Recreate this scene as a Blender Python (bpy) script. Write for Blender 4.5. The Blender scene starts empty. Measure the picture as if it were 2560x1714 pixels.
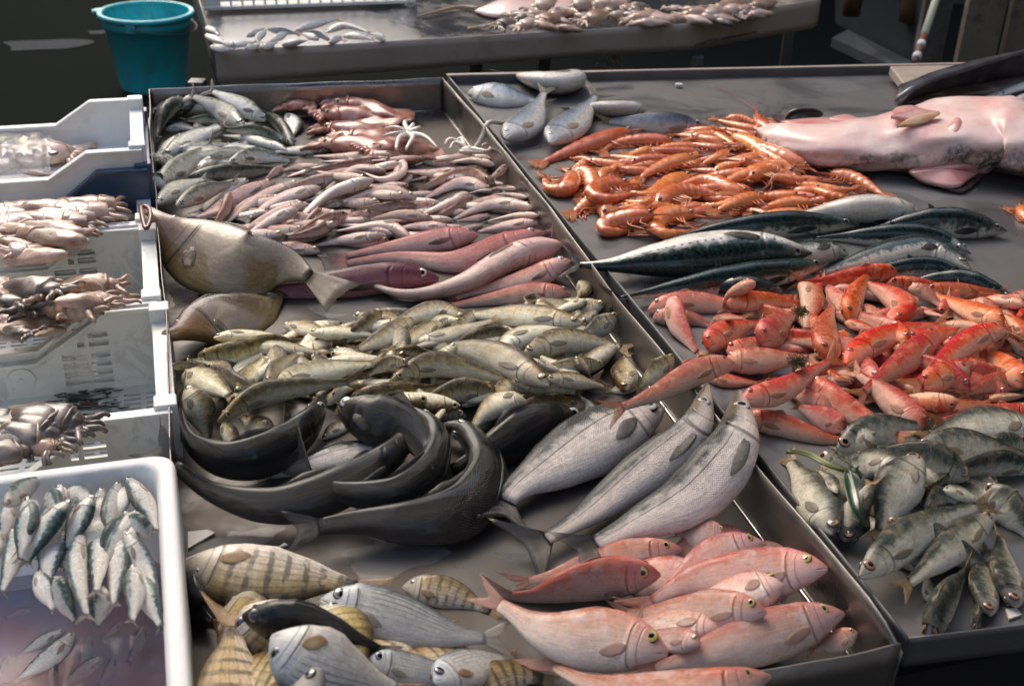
import bpy, bmesh, math, random
import numpy as np
from mathutils import Vector, Matrix
rnd = random.Random(7)
R = math.radians
scene = bpy.context.scene

# ------------------------------------------------------------ camera
F = 3000.0
PITCH, ROLL = R(28.3), R(2.0)
CAM = Vector((0, 0, 1.10))
fw = Vector((0, math.cos(PITCH), -math.sin(PITCH)))
R0 = Vector((1, 0, 0)); D0 = Vector((0, -math.sin(PITCH), -math.cos(PITCH)))
rt = R0*math.cos(ROLL) - D0*math.sin(ROLL)
dn = D0*math.cos(ROLL) + R0*math.sin(ROLL)
cd = bpy.data.cameras.new("camera"); cam = bpy.data.objects.new("camera", cd)
scene.collection.objects.link(cam); scene.camera = cam
m = Matrix((rt, -dn, -fw)).transposed().to_4x4(); m.translation = CAM
cam.matrix_world = m
cd.sensor_width = 36; cd.lens = F/2560*36; cd.clip_end = 300; cd.clip_start = 0.05
cd.dof.use_dof = True; cd.dof.focus_distance = 2.15; cd.dof.aperture_fstop = 6.3

# ------------------------------------------------------------ light
w = bpy.data.worlds.new("World"); scene.world = w; w.use_nodes = True
SUN_EL, SUN_AZ = R(46), R(-30)          # azimuth from +Y towards +X
nt = w.node_tree; bg = nt.nodes["Background"]
sky = nt.nodes.new("ShaderNodeTexSky"); sky.sky_type = 'NISHITA'; sky.sun_disc = False
sky.sun_elevation = SUN_EL; sky.sun_rotation = SUN_AZ
sky.dust_density = 3.0; sky.air_density = 1.2
nt.links.new(sky.outputs[0], bg.inputs[0]); bg.inputs[1].default_value = 0.15
sl = bpy.data.lights.new("sun", 'SUN'); sl.energy = .42; sl.angle = R(28); sl.color = (1.0, .95, .88)
so = bpy.data.objects.new("sun", sl); scene.collection.objects.link(so)
sd = Vector((math.sin(SUN_AZ)*math.cos(SUN_EL), math.cos(SUN_AZ)*math.cos(SUN_EL), math.sin(SUN_EL)))
so.rotation_euler = sd.to_track_quat('Z', 'Y').to_euler()
scene.view_settings.view_transform = 'Standard'; scene.view_settings.look = 'None'
scene.view_settings.use_white_balance = True; scene.view_settings.white_balance_temperature = 7000; scene.view_settings.gamma = 1; scene.view_settings.exposure = 1.25
try: scene.cycles.max_bounces = 6
except Exception: pass

# ------------------------------------------------------------ pixel <-> world (photo is 2560 x 1714)
def ray(px, py):
    return rt*(px-1280) + dn*(py-857) + fw*F
def at(px, py, z=0.0):
    d = ray(px, py); return CAM + d*((z-CAM.z)/d.z)
def proj(p):
    v = p - CAM; k = v.dot(fw)
    return (1280+F*v.dot(rt)/k, 857+F*v.dot(dn)/k)
VD = ray(287, -822); VD.z = 0; VD.normalize()        # along the trays, away from the camera
UD = Vector((VD.y, -VD.x, 0))                         # across the trays, to the right

# ------------------------------------------------------------ materials
MATS = {}
class NG:
    def __init__(s, name):
        s.m = bpy.data.materials.new(name); s.m.use_nodes = True
        s.t = s.m.node_tree; s.n = s.t.nodes; s.l = s.t.links
        s.b = s.n["Principled BSDF"]; MATS[name] = s.m
    def new(s, typ, **k):
        o = s.n.new(typ)
        for a, v in k.items(): setattr(o, a, v)
        return o
    def put(s, sock, v):
        if v is None: return
        if isinstance(v, bpy.types.NodeSocket): s.l.new(v, sock)
        else:
            if isinstance(v, (tuple, list)) and len(v) == 3 and sock.type == 'RGBA': v = (*v, 1)
            sock.default_value = v
    def math(s, op, a, b=None, c=None, clamp=False):
        o = s.new("ShaderNodeMath", operation=op, use_clamp=clamp)
        for i, v in enumerate((a, b, c)):
            if v is not None: s.put(o.inputs[i], v)
        return o.outputs[0]
    def uv(s):
        o = s.new("ShaderNodeTexCoord"); q = s.new("ShaderNodeSeparateXYZ"); s.l.new(o.outputs['UV'], q.inputs[0])
        return q.outputs[0], q.outputs[1]
    def co(s, which='Object'): return s.new("ShaderNodeTexCoord").outputs[which]
    def comb(s, x, y, z=0.0):
        o = s.new("ShaderNodeCombineXYZ")
        for i, v in enumerate((x, y, z)): s.put(o.inputs[i], v)
        return o.outputs[0]
    def noise(s, vec, scale, detail=3, rough=.55, dist=0.0, color=False):
        o = s.new("ShaderNodeTexNoise"); s.put(o.inputs['Vector'], vec)
        o.inputs['Scale'].default_value = scale; o.inputs['Detail'].default_value = detail
        o.inputs['Roughness'].default_value = rough; o.inputs['Distortion'].default_value = dist
        return o.outputs['Color' if color else 'Fac']
    def ramp(s, fac, stops, interp='LINEAR'):
        o = s.new("ShaderNodeValToRGB"); s.put(o.inputs[0], fac); r = o.color_ramp; r.interpolation = interp
        while len(r.elements) < len(stops): r.elements.new(.5)
        for e, (p, c) in zip(r.elements, stops):
            e.position = p; e.color = (c, c, c, 1) if isinstance(c, (int, float)) else (*c, 1)
        return o.outputs[0]
    def mix(s, fac, a, b, mode='MIX'):
        o = s.new("ShaderNodeMix", data_type='RGBA', blend_type=mode)
        s.put(o.inputs[0], fac); s.put(o.inputs[6], a); s.put(o.inputs[7], b)
        return o.outputs[2]
    def smooth(s, x, a, b):       # 0 at a, 1 at b
        o = s.new("ShaderNodeMapRange", interpolation_type='SMOOTHSTEP')
        s.put(o.inputs[0], x); o.inputs[1].default_value = a; o.inputs[2].default_value = b
        return o.outputs[0]
    def rand(s): return s.new("ShaderNodeObjectInfo").outputs['Random']
    def bump(s, h, strength=.3, dist=.001, prev=None):
        o = s.new("ShaderNodeBump"); s.put(o.inputs['Height'], h)
        o.inputs['Strength'].default_value = strength; o.inputs['Distance'].default_value = dist
        if prev is not None: s.put(o.inputs['Normal'], prev)
        return o.outputs[0]
    def set(s, **k):
        names = dict(color='Base Color', rough='Roughness', metal='Metallic', coat='Coat Weight', coatr='Coat Roughness',
                     normal='Normal', alpha='Alpha', trans='Transmission Weight', ior='IOR', sss='Subsurface Weight',
                     spec='Specular IOR Level', emit='Emission Color', emits='Emission Strength', sssr='Subsurface Radius', ssss='Subsurface Scale', aniso='Anisotropic')
        for a, v in k.items(): s.put(s.b.inputs[names[a]], v)
        return s.m

def fish_mat(name, back, flank, belly, stops=(.12, .42, .75), head=None, headu=.22, scale=0, sc_n=70, sc_amt=.25,
             metal=.35, rough=.3, blotch=None, blotch_amt=0, pat=None, vary=.25, gill=.17, gill_amt=.6, coat=.25, patcol=(.01,.012,.012), aspect=4.0, rvar=.26, sc_hi=1.5, spec=.35):
    g = NG(name); u, v = g.uv(); rd = g.rand()
    off = g.math('MULTIPLY', rd, 37.0)
    uvv = g.comb(g.math('MULTIPLY', u, aspect), v, off)
    n1 = g.noise(uvv, 5, 4)
    vj = g.math('ADD', v, g.math('MULTIPLY', g.math('SUBTRACT', n1, .5), .28))
    mid = tuple((a*b)**.5 for a, b in zip(back, flank))
    col = g.ramp(vj, [(0, back), (stops[0], back), ((stops[0]+stops[1])/2, mid), (stops[1], flank), (stops[2], belly), (1, belly)])
    # fine lateral streaks and mottling
    st = g.noise(g.comb(g.math('MULTIPLY', u, 3), g.math('MULTIPLY', v, 14), off), 4, 3)
    col = g.mix(.38, col, g.mix(1, col, g.ramp(st, [(.32, .35), (.68, 1.45)]), 'MULTIPLY'))
    mot = g.noise(uvv, 26, 4, .7)
    col = g.mix(.5, col, g.mix(1, col, g.ramp(mot, [(.3, .6), (.7, 1.3)]), 'MULTIPLY'))
    hgt = g.math('ADD', g.math('MULTIPLY', mot, .35), g.math('MULTIPLY', g.noise(uvv, 75, 3, .7), .30))
    if blotch is not None:
        bn = g.noise(uvv, 3.2, 5, .65, .6)
        col = g.mix(g.math('MULTIPLY', g.smooth(bn, .48, .66), blotch_amt), col, blotch)
    if pat == 'bars':      # thin lengthwise lines + soft vertical bands
        ln = g.math('SINE', g.math('MULTIPLY', v, 78))
        l2 = g.math('SINE', g.math('MULTIPLY', u, 150))
        grid = g.math('MAXIMUM', g.smooth(ln, .35, .95), g.math('MULTIPLY', g.smooth(l2, .5, 1), .35))
        bd = g.math('SINE', g.math('ADD', g.math('MULTIPLY', u, 62), g.math('MULTIPLY', n1, 3)))
        body = g.math('MULTIPLY', g.smooth(u, .24, .32), g.math('SUBTRACT', 1, g.smooth(v, .72, .9)))
        col = g.mix(g.math('MULTIPLY', g.math('MULTIPLY', g.math('MULTIPLY', grid, g.smooth(mot, .35, .6)), body), .5), col, patcol)
        col = g.mix(g.math('MULTIPLY', g.math('MULTIPLY', g.math('MULTIPLY', g.smooth(bd, .0, .9), g.smooth(g.noise(uvv, 7, 3), .3, .55)), body), .75), col, patcol)
        tl = g.math('MULTIPLY', g.smooth(u, .9, .95), .85)
        col = g.mix(tl, col, (.02, .018, .015))
    if pat == 'lines':
        ln = g.math('SINE', g.math('MULTIPLY', v, 95))
        body = g.math('MULTIPLY', g.smooth(u, .25, .32), g.math('SUBTRACT', 1, g.smooth(v, .3, .62)))
        col = g.mix(g.math('MULTIPLY', g.math('MULTIPLY', g.smooth(ln, 0, .9), body), .55), col, patcol)
    if pat == 'mackerel':
        wv = g.math('ADD', g.math('MULTIPLY', u, 190), g.math('MULTIPLY', g.noise(g.comb(g.math('MULTIPLY', u, 20), g.math('MULTIPLY', v, 9), off), 1.6, 2, .5), 16))
        sn = g.math('SINE', wv)
        mk = g.math('MULTIPLY', g.smooth(sn, -.2, .35), g.math('SUBTRACT', 1, g.smooth(vj, .44, .55)))
        mk = g.math('MULTIPLY', mk, g.smooth(u, .16, .24))
        col = g.mix(g.math('MULTIPLY', mk, .93), col, patcol)
        dot = g.math('MULTIPLY', g.smooth(g.math('SINE', g.math('MULTIPLY', u, 190)), .1, .8), g.math('SUBTRACT', 1, g.smooth(g.math('ABSOLUTE', g.math('SUBTRACT', v, .58)), .008, .022)))
        col = g.mix(g.math('MULTIPLY', dot, .8), col, (.02, .02, .015))
    if pat == 'latline':
        ll = g.math('SUBTRACT', 1, g.smooth(g.math('ABSOLUTE', g.math('SUBTRACT', v, g.math('ADD', .36, g.math('MULTIPLY', u, .12)))), .004, .012))
        col = g.mix(g.math('MULTIPLY', g.math('MULTIPLY', ll, g.smooth(u, .22, .26)), .75), col, (.015, .015, .015))
    if pat == 'spots':
        col = g.mix(g.math('MULTIPLY', g.smooth(g.noise(uvv, 9, 3, .6), .55, .66), .7), col, patcol)
    if scale:
        a = g.math('MULTIPLY', g.math('ADD', g.math('MULTIPLY', u, 1), g.math('MULTIPLY', v, 1/aspect*1.3)), sc_n*5.6)
        b = g.math('MULTIPLY', g.math('SUBTRACT', g.math('MULTIPLY', u, 1), g.math('MULTIPLY', v, 1/aspect*1.3)), sc_n*5.6)
        jit = g.math('ADD', g.math('MULTIPLY', n1, 9.0), g.math('MULTIPLY', mot, 1.6)); a = g.math('ADD', a, jit); b = g.math('SUBTRACT', b, jit)
        sc = g.math('MULTIPLY', g.math('ABSOLUTE', g.math('SINE', a)), g.math('ABSOLUTE', g.math('SINE', b)))
        bodym = g.smooth(u, .22, .28)
        col = g.mix(g.math('MULTIPLY', bodym, sc_amt), col, g.mix(1, col, g.ramp(sc, [(0, .25), (.3, 1.0), (.9, sc_hi)]), 'MULTIPLY'))  # darker scale edges; centres lightened in the colour as painted glints
        hgt = g.math('ADD', hgt, g.math('MULTIPLY', g.math('MULTIPLY', sc, bodym), scale*.55))
    if head is not None:
        hm = g.math('SUBTRACT', 1, g.smooth(g.math('ADD', u, g.math('MULTIPLY', g.math('SUBTRACT', n1, .5), .1)), headu*.6, headu))
        col = g.mix(g.math('MULTIPLY', hm, .65), col, g.mix(g.smooth(v, .25, .6), head, g.mix(.5, head, belly)))
    # gill cover edge, cheek arc and mouth
    arc = g.math('ADD', gill, g.math('MULTIPLY', g.math('SUBTRACT', 1, g.math('POWER', g.math('SUBTRACT', g.math('MULTIPLY', v, 2), 1.1), 2.0)), .055))
    inz = g.math('MULTIPLY', g.smooth(v, .2, .32), g.math('SUBTRACT', 1, g.smooth(v, .86, .97)))
    gl = g.math('MULTIPLY', g.math('SUBTRACT', 1, g.smooth(g.math('ABSOLUTE', g.math('SUBTRACT', u, arc)), .002, .011)), inz)
    g2 = g.math('MULTIPLY', g.math('SUBTRACT', 1, g.smooth(g.math('ABSOLUTE', g.math('SUBTRACT', u, g.math('SUBTRACT', arc, .055))), .001, .007)), inz)
    mo = g.math('MULTIPLY', g.math('SUBTRACT', 1, g.smooth(g.math('ABSOLUTE', g.math('SUBTRACT', v, g.math('ADD', .5, g.math('MULTIPLY', u, 1.6)))), .01, .035)), g.math('SUBTRACT', 1, g.smooth(u, .05, .07)))
    dk = g.math('MAXIMUM', g.math('MAXIMUM', gl, mo), g.math('MULTIPLY', g2, .45))
    col = g.mix(g.math('MULTIPLY', dk, gill_amt), col, g.mix(.5, back, (.03, .015, .012)))
    hgt = g.math('SUBTRACT', hgt, g.math('MULTIPLY', dk, 1.2))
    br = g.math('ADD', 1-vary, g.math('MULTIPLY', rd, 2*vary))
    hs = g.new("ShaderNodeHueSaturation"); g.put(hs.inputs['Value'], br); g.put(hs.inputs['Color'], col)
    g.put(hs.inputs['Hue'], g.math('ADD', .49, g.math('MULTIPLY', g.math('FRACT', g.math('MULTIPLY', rd, 7.3)), .02)))
    g.put(hs.inputs['Saturation'], g.math('ADD', .88, g.math('MULTIPLY', g.math('FRACT', g.math('MULTIPLY', rd, 17.7)), .3)))
    mt = g.ramp(v, [(0, metal*.15), (.35, metal*.35), (.8, metal*.15)])
    g.set(color=hs.outputs[0], metal=mt, rough=g.math('ADD', rough-.12, g.math('MULTIPLY', g.smooth(g.noise(uvv, 11, 5, .75), .35, .65), rvar)), coat=coat, coatr=.12, spec=spec,
          normal=g.bump(hgt, .7, .0022))
    return g.m

def fin_mat(name, c1, c2, rough=.35, alpha=.93):
    g = NG(name); u, v = g.uv(); rd = g.rand()
    rays = g.math('SINE', g.math('MULTIPLY', v, 130))
    n = g.noise(g.comb(g.math('MULTIPLY', u, 2), v, g.math('MULTIPLY', rd, 30)), 5, 4)
    col = g.mix(g.smooth(g.math('ADD', u, g.math('MULTIPLY', g.math('SUBTRACT', n, .5), .6)), .15, .9), c1, c2)
    col = g.mix(g.math('MULTIPLY', g.smooth(rays, .0, .9), .45), col, tuple(x*.35 for x in c1))
    g.set(color=col, rough=rough, coat=.35, coatr=.15, normal=g.bump(rays, .5, .0008), alpha=g.math('SUBTRACT', alpha-.1, g.math('MULTIPLY', u, .42)))
    return g.m

def eye_mat(name, iris, pupil=.47, rim=(.02, .02, .02)):
    g = NG(name); c = g.co('Object'); q = g.new("ShaderNodeSeparateXYZ"); g.put(q.inputs[0], c)
    r = g.math('SQRT', g.math('ADD', g.math('MULTIPLY', q.outputs[0], q.outputs[0]), g.math('MULTIPLY', q.outputs[1], q.outputs[1])))
    col = g.ramp(r, [(0, (.006, .007, .009)), (pupil-.03, (.006, .007, .009)), (pupil+.02, iris), (.82, tuple(x*.75 for x in iris)), (.9, rim), (1, rim)])
    g.set(color=col, rough=.08, coat=1.0, coatr=.03, spec=.7)
    return g.m

def plain(name, col, rough=.5, metal=0, n=None, nscale=8, amt=.35, bump=0, dirt=None, dirt_amt=0, dscale=4, coat=0, space='Object', **kw):
    g = NG(name); c = g.co(space); a = g.noise(c, nscale, 5, .6)
    cc = g.mix(amt, col, g.mix(1, col, g.ramp(a, [(.3, .55), (.7, 1.35)]), 'MULTIPLY'))
    if dirt is not None:
        d = g.noise(c, dscale, 8, .72, .8)
        cc = g.mix(g.math('MULTIPLY', g.smooth(d, .51, .62), dirt_amt), cc, dirt)
    g.set(color=cc, rough=g.math('ADD', rough-.08, g.math('MULTIPLY', a, .16)), metal=metal, coat=coat, **kw)
    if bump: g.set(normal=g.bump(g.noise(c, nscale*4, 6, .65), bump, .003))
    return g.m

# fish skins
fish_mat('skin_mullet', (.03,.042,.026), (.44,.47,.40), (.90,.86,.76), stops=(.22,.38,.56), head=(.3,.3,.26), metal=.45, scale=.4, sc_n=60, sc_amt=.3, blotch=(.62,.48,.42), blotch_amt=.25)
fish_mat('skin_hake', (.14,.055,.035), (.60,.34,.26), (.92,.76,.66), stops=(.16,.34,.55), head=(.2,.11,.08), metal=.2, blotch=(.66,.36,.30), blotch_amt=.55, vary=.32, scale=.2, sc_n=60, sc_amt=.3)
fish_mat('skin_pink', (.50,.12,.10), (.72,.36,.30), (.90,.70,.60), stops=(.14,.42,.75), head=(.55,.16,.15), metal=.15, scale=.7, sc_n=75, sc_amt=.35, blotch=(.5,.08,.09), blotch_amt=.35, vary=.12)
fish_mat('skin_crimson', (.10,.012,.022), (.33,.10,.12), (.55,.3,.3), stops=(.25,.55,.85), head=(.12,.01,.02), headu=.4, metal=.1, scale=.7, sc_n=75, sc_amt=.35, vary=.05)
fish_mat('skin_olive', (.05,.032,.012), (.42,.34,.17), (.88,.82,.62), stops=(.24,.40,.55), head=(.24,.15,.05), metal=.35, scale=.5, sc_n=62, sc_amt=.35, blotch=(.50,.36,.12), blotch_amt=.4, vary=.36)
fish_mat('skin_bass', (.008,.010,.012), (.50,.46,.42), (.90,.80,.72), stops=(.24,.38,.52), head=(.17,.14,.085), headu=.2, metal=.3, scale=1.0, sc_n=54, sc_amt=.3, pat='latline', vary=.08, aspect=3.6)
fish_mat('skin_dark_bass', (.002,.003,.004), (.008,.0075,.007), (.06,.05,.042), stops=(.3,.55,.9), head=(.04,.035,.025), headu=.2, metal=.15, rough=.24, scale=1.6, sc_n=46, sc_amt=.6, sc_hi=3.2, pat='latline', vary=.15, coat=.35, rvar=.1, spec=.22)
fish_mat('skin_striped', (.13,.085,.03), (.46,.34,.14), (.80,.70,.56), stops=(.1,.35,.8), head=(.42,.42,.42), headu=.26, metal=.3, scale=.4, sc_n=40, sc_amt=.3, pat='bars', patcol=(.05,.035,.02), vary=.12, aspect=2.2)
fish_mat('skin_saddled', (.10,.12,.13), (.52,.52,.5), (.72,.68,.62), stops=(.06,.28,.6), head=(.5,.54,.58), headu=.26, metal=.4, scale=.4, sc_n=45, sc_amt=.25, pat='lines', vary=.1, aspect=2.4)
fish_mat('skin_bream', (.54,.14,.09), (.74,.42,.33), (.90,.72,.62), stops=(.1,.4,.75), head=(.58,.22,.2), headu=.24, metal=.25, scale=.6, sc_n=52, sc_amt=.28, blotch=(.74,.62,.60), blotch_amt=.5, vary=.12, aspect=2.6)
fish_mat('skin_red_mullet', (.58,.035,.012), (.72,.15,.065), (.90,.55,.40), stops=(.24,.44,.68), head=(.66,.16,.08), headu=.22, metal=.12, scale=.7, sc_n=42, sc_amt=.4, blotch=(.84,.40,.22), blotch_amt=.6, vary=.25)
fish_mat('skin_mackerel', (.008,.030,.024), (.04,.07,.055), (.74,.68,.58), stops=(.40,.50,.60), head=(.05,.06,.055), headu=.15, metal=.5, rough=.25, pat='mackerel', patcol=(.004,.006,.008), vary=.15, coat=.7)
fish_mat('skin_green', (.022,.032,.024), (.38,.38,.30), (.86,.80,.66), stops=(.26,.42,.58), head=(.28,.26,.22), metal=.4, scale=.6, sc_n=50, sc_amt=.4, blotch=(.40,.30,.17), blotch_amt=.4, vary=.25)
fish_mat('skin_blue', (.02,.03,.045), (.22,.29,.38), (.66,.62,.56), stops=(.12,.4,.62), head=(.2,.22,.22), metal=.45, scale=.6, sc_n=50, sc_amt=.4, vary=.15)
fish_mat('skin_sardine', (.012,.05,.055), (.5,.56,.55), (.82,.78,.72), stops=(.2,.31,.5), head=(.45,.42,.36), headu=.2, metal=.55, rough=.22, blotch=(.55,.42,.3), blotch_amt=.25, scale=.4, sc_n=50, sc_amt=.3, vary=.15)
fish_mat('skin_dory', (.022,.012,.005), (.07,.045,.018), (.15,.11,.05), stops=(.1,.4,.85), head=(.14,.045,.028), headu=.36, metal=.15, blotch=(.36,.31,.20), blotch_amt=.3, vary=.03, coat=.5, gill=.28, aspect=1.6)
fish_mat('skin_small', (.05,.09,.11), (.4,.48,.5), (.74,.66,.58), stops=(.2,.45,.7), metal=.35, blotch=(.6,.36,.28), blotch_amt=.4, vary=.2)
for nme, a, b in (('fin_grey', (.12,.11,.09), (.30,.27,.21)), ('fin_dark', (.015,.015,.016), (.05,.048,.045)), ('fin_yellow', (.30,.22,.09), (.42,.24,.10)),
                  ('fin_pink', (.55,.24,.17), (.62,.30,.20)), ('fin_orange', (.64,.19,.09), (.70,.28,.08)), ('pec_orange', (.66,.30,.18), (.68,.36,.22)), ('pec_dark', (.13,.125,.12), (.17,.16,.15)), ('pec_pale', (.40,.33,.25), (.46,.38,.28)), ('pec_pink', (.66,.38,.30), (.70,.44,.34)), ('fin_pale', (.5,.45,.38), (.55,.45,.36)),
                  ('fin_black_tip', (.5,.2,.16), (.02,.02,.03)), ('fin_ochre', (.42,.24,.10), (.45,.28,.12)), ('fin_brown', (.09,.065,.035), (.14,.10,.055))):
    fin_mat(nme, a, b)
eye_mat('eye_silver', (.55,.55,.5)); eye_mat('eye_yellow', (.60,.46,.12)); eye_mat('eye_red', (.55,.06,.03), .42); eye_mat('eye_dark', (.34,.29,.22), .66)
eye_mat('eye_gold', (.5,.38,.12)); eye_mat('eye_black', (.01,.01,.01), .6); eye_mat('eye_copper', (.5,.24,.12), .5)
# ------------------------------------------------------------ object helpers
COL = scene.collection
def link(name, mesh, parent=None, mat=None, smooth=True):
    o = bpy.data.objects.new(name, mesh); COL.objects.link(o)
    if parent is not None: o.parent = parent
    if mat: mesh.materials.append(MATS[mat] if isinstance(mat, str) else mat)
    if smooth: mesh.shade_smooth()
    return o
def empty(name, loc=(0,0,0)):
    o = bpy.data.objects.new(name, None); o.location = loc; COL.objects.link(o); o.empty_display_size = .02
    return o
def tag(o, label, cat, group=None, kind=None):
    if label: o['label'] = label
    if cat: o['category'] = cat
    if group: o['group'] = group
    if kind: o['kind'] = kind
    return o
def mesh_from(verts, faces, uvs=None, name='m'):
    me = bpy.data.meshes.new(name); me.from_pydata([tuple(v) for v in verts], [], faces); me.validate(); me.update()
    if uvs is not None:
        lay = me.uv_layers.new(name='UVMap'); idx = np.empty(len(me.loops), dtype=np.int32)
        me.loops.foreach_get('vertex_index', idx)
        lay.data.foreach_set('uv', np.asarray(uvs, dtype=np.float32)[idx].ravel())
    return me
class MB:
    """collects boxes and tubes into one mesh"""
    def __init__(s): s.v = []; s.f = []
    def add(s, vs, fs):
        o = len(s.v); s.v += [Vector(v) for v in vs]; s.f += [tuple(i+o for i in f) for f in fs]; return s
    def box(s, c, sx, sy, sz, ax=None):           # centre, full sizes along axes
        ax = ax or (Vector((1,0,0)), Vector((0,1,0)), Vector((0,0,1))); c = Vector(c)
        vs = [c + ax[0]*sx*i/2 + ax[1]*sy*j/2 + ax[2]*sz*k/2 for i in (-1,1) for j in (-1,1) for k in (-1,1)]
        return s.add(vs, [(0,1,3,2),(4,6,7,5),(0,4,5,1),(2,3,7,6),(0,2,6,4),(1,5,7,3)])
    def tube(s, pts, r, n=6, caps=True):
        pts = [Vector(p) for p in pts]; rs = r if isinstance(r, (list, tuple)) else [r]*len(pts); vs = []; fs = []
        ref = Vector((0,0,1)); 
        for i, p in enumerate(pts):
            t = (pts[min(i+1, len(pts)-1)] - pts[max(i-1, 0)]).normalized()
            a = t.cross(ref); 
            if a.length < .1: a = t.cross(Vector((1,0,0)))
            a.normalize(); b = a.cross(t)
            vs += [p + (a*math.cos(2*math.pi*k/n) + b*math.sin(2*math.pi*k/n))*rs[i] for k in range(n)]
        for i in range(len(pts)-1):
            for k in range(n):
                fs.append((i*n+k, i*n+(k+1)%n, (i+1)*n+(k+1)%n, (i+1)*n+k))
        if caps: fs.append(tuple(range(n))[::-1]); fs.append(tuple(range((len(pts)-1)*n, len(pts)*n)))
        return s.add(vs, fs)
    def prism(s, poly, ext):                      # closed polygon of world points extruded by a vector
        n = len(poly); ext = Vector(ext); vs = [Vector(p) for p in poly] + [Vector(p)+ext for p in poly]
        return s.add(vs, [tuple(range(n))[::-1], tuple(range(n, 2*n))] + [(i, (i+1)%n, n+(i+1)%n, n+i) for i in range(n)])
    def build(s, name, mat, parent=None, smooth=False, bevel=0):
        o0 = Vector((0,0,0)) 
        me = mesh_from(s.v, s.f); 
        bm = bmesh.new(); bm.from_mesh(me); bmesh.ops.recalc_face_normals(bm, faces=bm.faces); bm.to_mesh(me); bm.free()
        o = link(name, me, parent, mat, smooth)
        if bevel:
            b = o.modifiers.new('bevel', 'BEVEL'); b.width = bevel; b.segments = 2; b.limit_method = 'ANGLE'
        return o
def rebase(o, base):
    """give a top-level mesh an origin at its base"""
    base = Vector(base); o.data.transform(Matrix.Translation(-base)); o.location = base
    return o
def spline(P, n):
    """Catmull-Rom through control points, evenly resampled"""
    P = np.asarray(P, float)
    if len(P) == 2: P = np.array([P[0], (P[0]+P[1])/2, P[1]])
    Q = np.vstack([2*P[0]-P[1], P, 2*P[-1]-P[-2]]); out = []
    for i in range(1, len(Q)-2):
        for t in np.linspace(0, 1, 16, endpoint=False):
            a, b, c, d = Q[i-1], Q[i], Q[i+1], Q[i+2]
            out.append(.5*((2*b)+(c-a)*t+(2*a-5*b+4*c-d)*t*t+(3*b-a-3*c+d)*t**3))
    out.append(P[-1]); out = np.array(out)
    L = np.r_[0, np.cumsum(np.linalg.norm(np.diff(out, axis=0), axis=1))]
    s = np.linspace(0, L[-1], n)
    return np.stack([np.interp(s, L, out[:, k]) for k in range(out.shape[1])], 1), L[-1]

# ------------------------------------------------------------ height map that lets each fish rest on what lies below
HX0, HY0, HC = -2.2, .5, .006
HM = np.full((1000, 1000), -9.0)
def hm_disc(x, y, r):
    i0 = int((x-r-HX0)/HC); i1 = int((x+r-HX0)/HC)+1; j0 = int((y-r-HY0)/HC); j1 = int((y+r-HY0)/HC)+1
    i0, j0 = max(i0, 0), max(j0, 0); i1, j1 = min(max(i1, i0+1), 1000), min(max(j1, j0+1), 1000)
    I, J = np.mgrid[i0:i1, j0:j1]
    d2 = (HX0+(I+.5)*HC-x)**2 + (HY0+(J+.5)*HC-y)**2
    return (slice(i0, i1), slice(j0, j1)), d2

# ------------------------------------------------------------ fish
#          t      dorsal ventral width      (fractions of the greatest half height / half width)
PROF = {
 'slim':  [(0,.06,.08,.10),(.03,.26,.28,.36),(.1,.5,.5,.66),(.2,.78,.76,.92),(.35,1,.98,1),(.5,.97,1,.96),(.7,.72,.74,.72),(.86,.42,.42,.42),(1,.27,.27,.2)],
 'hake':  [(0,.10,.12,.16),(.03,.36,.36,.5),(.1,.66,.62,.85),(.22,.92,.92,1),(.35,1,1,.95),(.5,.86,.84,.8),(.7,.58,.56,.52),(.86,.34,.34,.3),(1,.22,.22,.14)],
 'bull':  [(0,.12,.14,.2),(.03,.45,.4,.55),(.1,.78,.68,.9),(.2,1,.95,1),(.35,.95,1,.92),(.5,.78,.82,.74),(.7,.5,.5,.45),(.86,.34,.32,.3),(1,.24,.24,.16)],
 'bream': [(0,.05,.10,.12),(.03,.30,.22,.38),(.1,.66,.48,.72),(.2,.92,.78,.95),(.33,1.02,.96,1),(.5,.95,.98,.9),(.7,.66,.68,.62),(.86,.32,.34,.32),(1,.2,.2,.16)],
 'red':   [(0,.10,.22,.2),(.03,.42,.40,.5),(.08,.74,.56,.72),(.16,.95,.72,.92),(.3,1,.9,1),(.5,.88,.86,.86),(.7,.62,.6,.6),(.86,.38,.38,.36),(1,.25,.25,.18)],
 'tuna':  [(0,.03,.05,.06),(.03,.22,.22,.3),(.1,.5,.5,.64),(.2,.76,.78,.9),(.36,1,1,1),(.52,.95,.97,.95),(.7,.66,.68,.68),(.86,.30,.30,.34),(1,.10,.10,.12)],
 'dory':  [(0,.20,.20,.35),(.03,.25,.24,.5),(.10,.30,.30,.7),(.2,.48,.60,.9),(.3,.78,.92,1),(.42,.98,1.05,.95),(.6,1.0,1.0,.85),(.78,.82,.80,.6),(.9,.42,.42,.4),(1,.15,.15,.2)],
}
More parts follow.
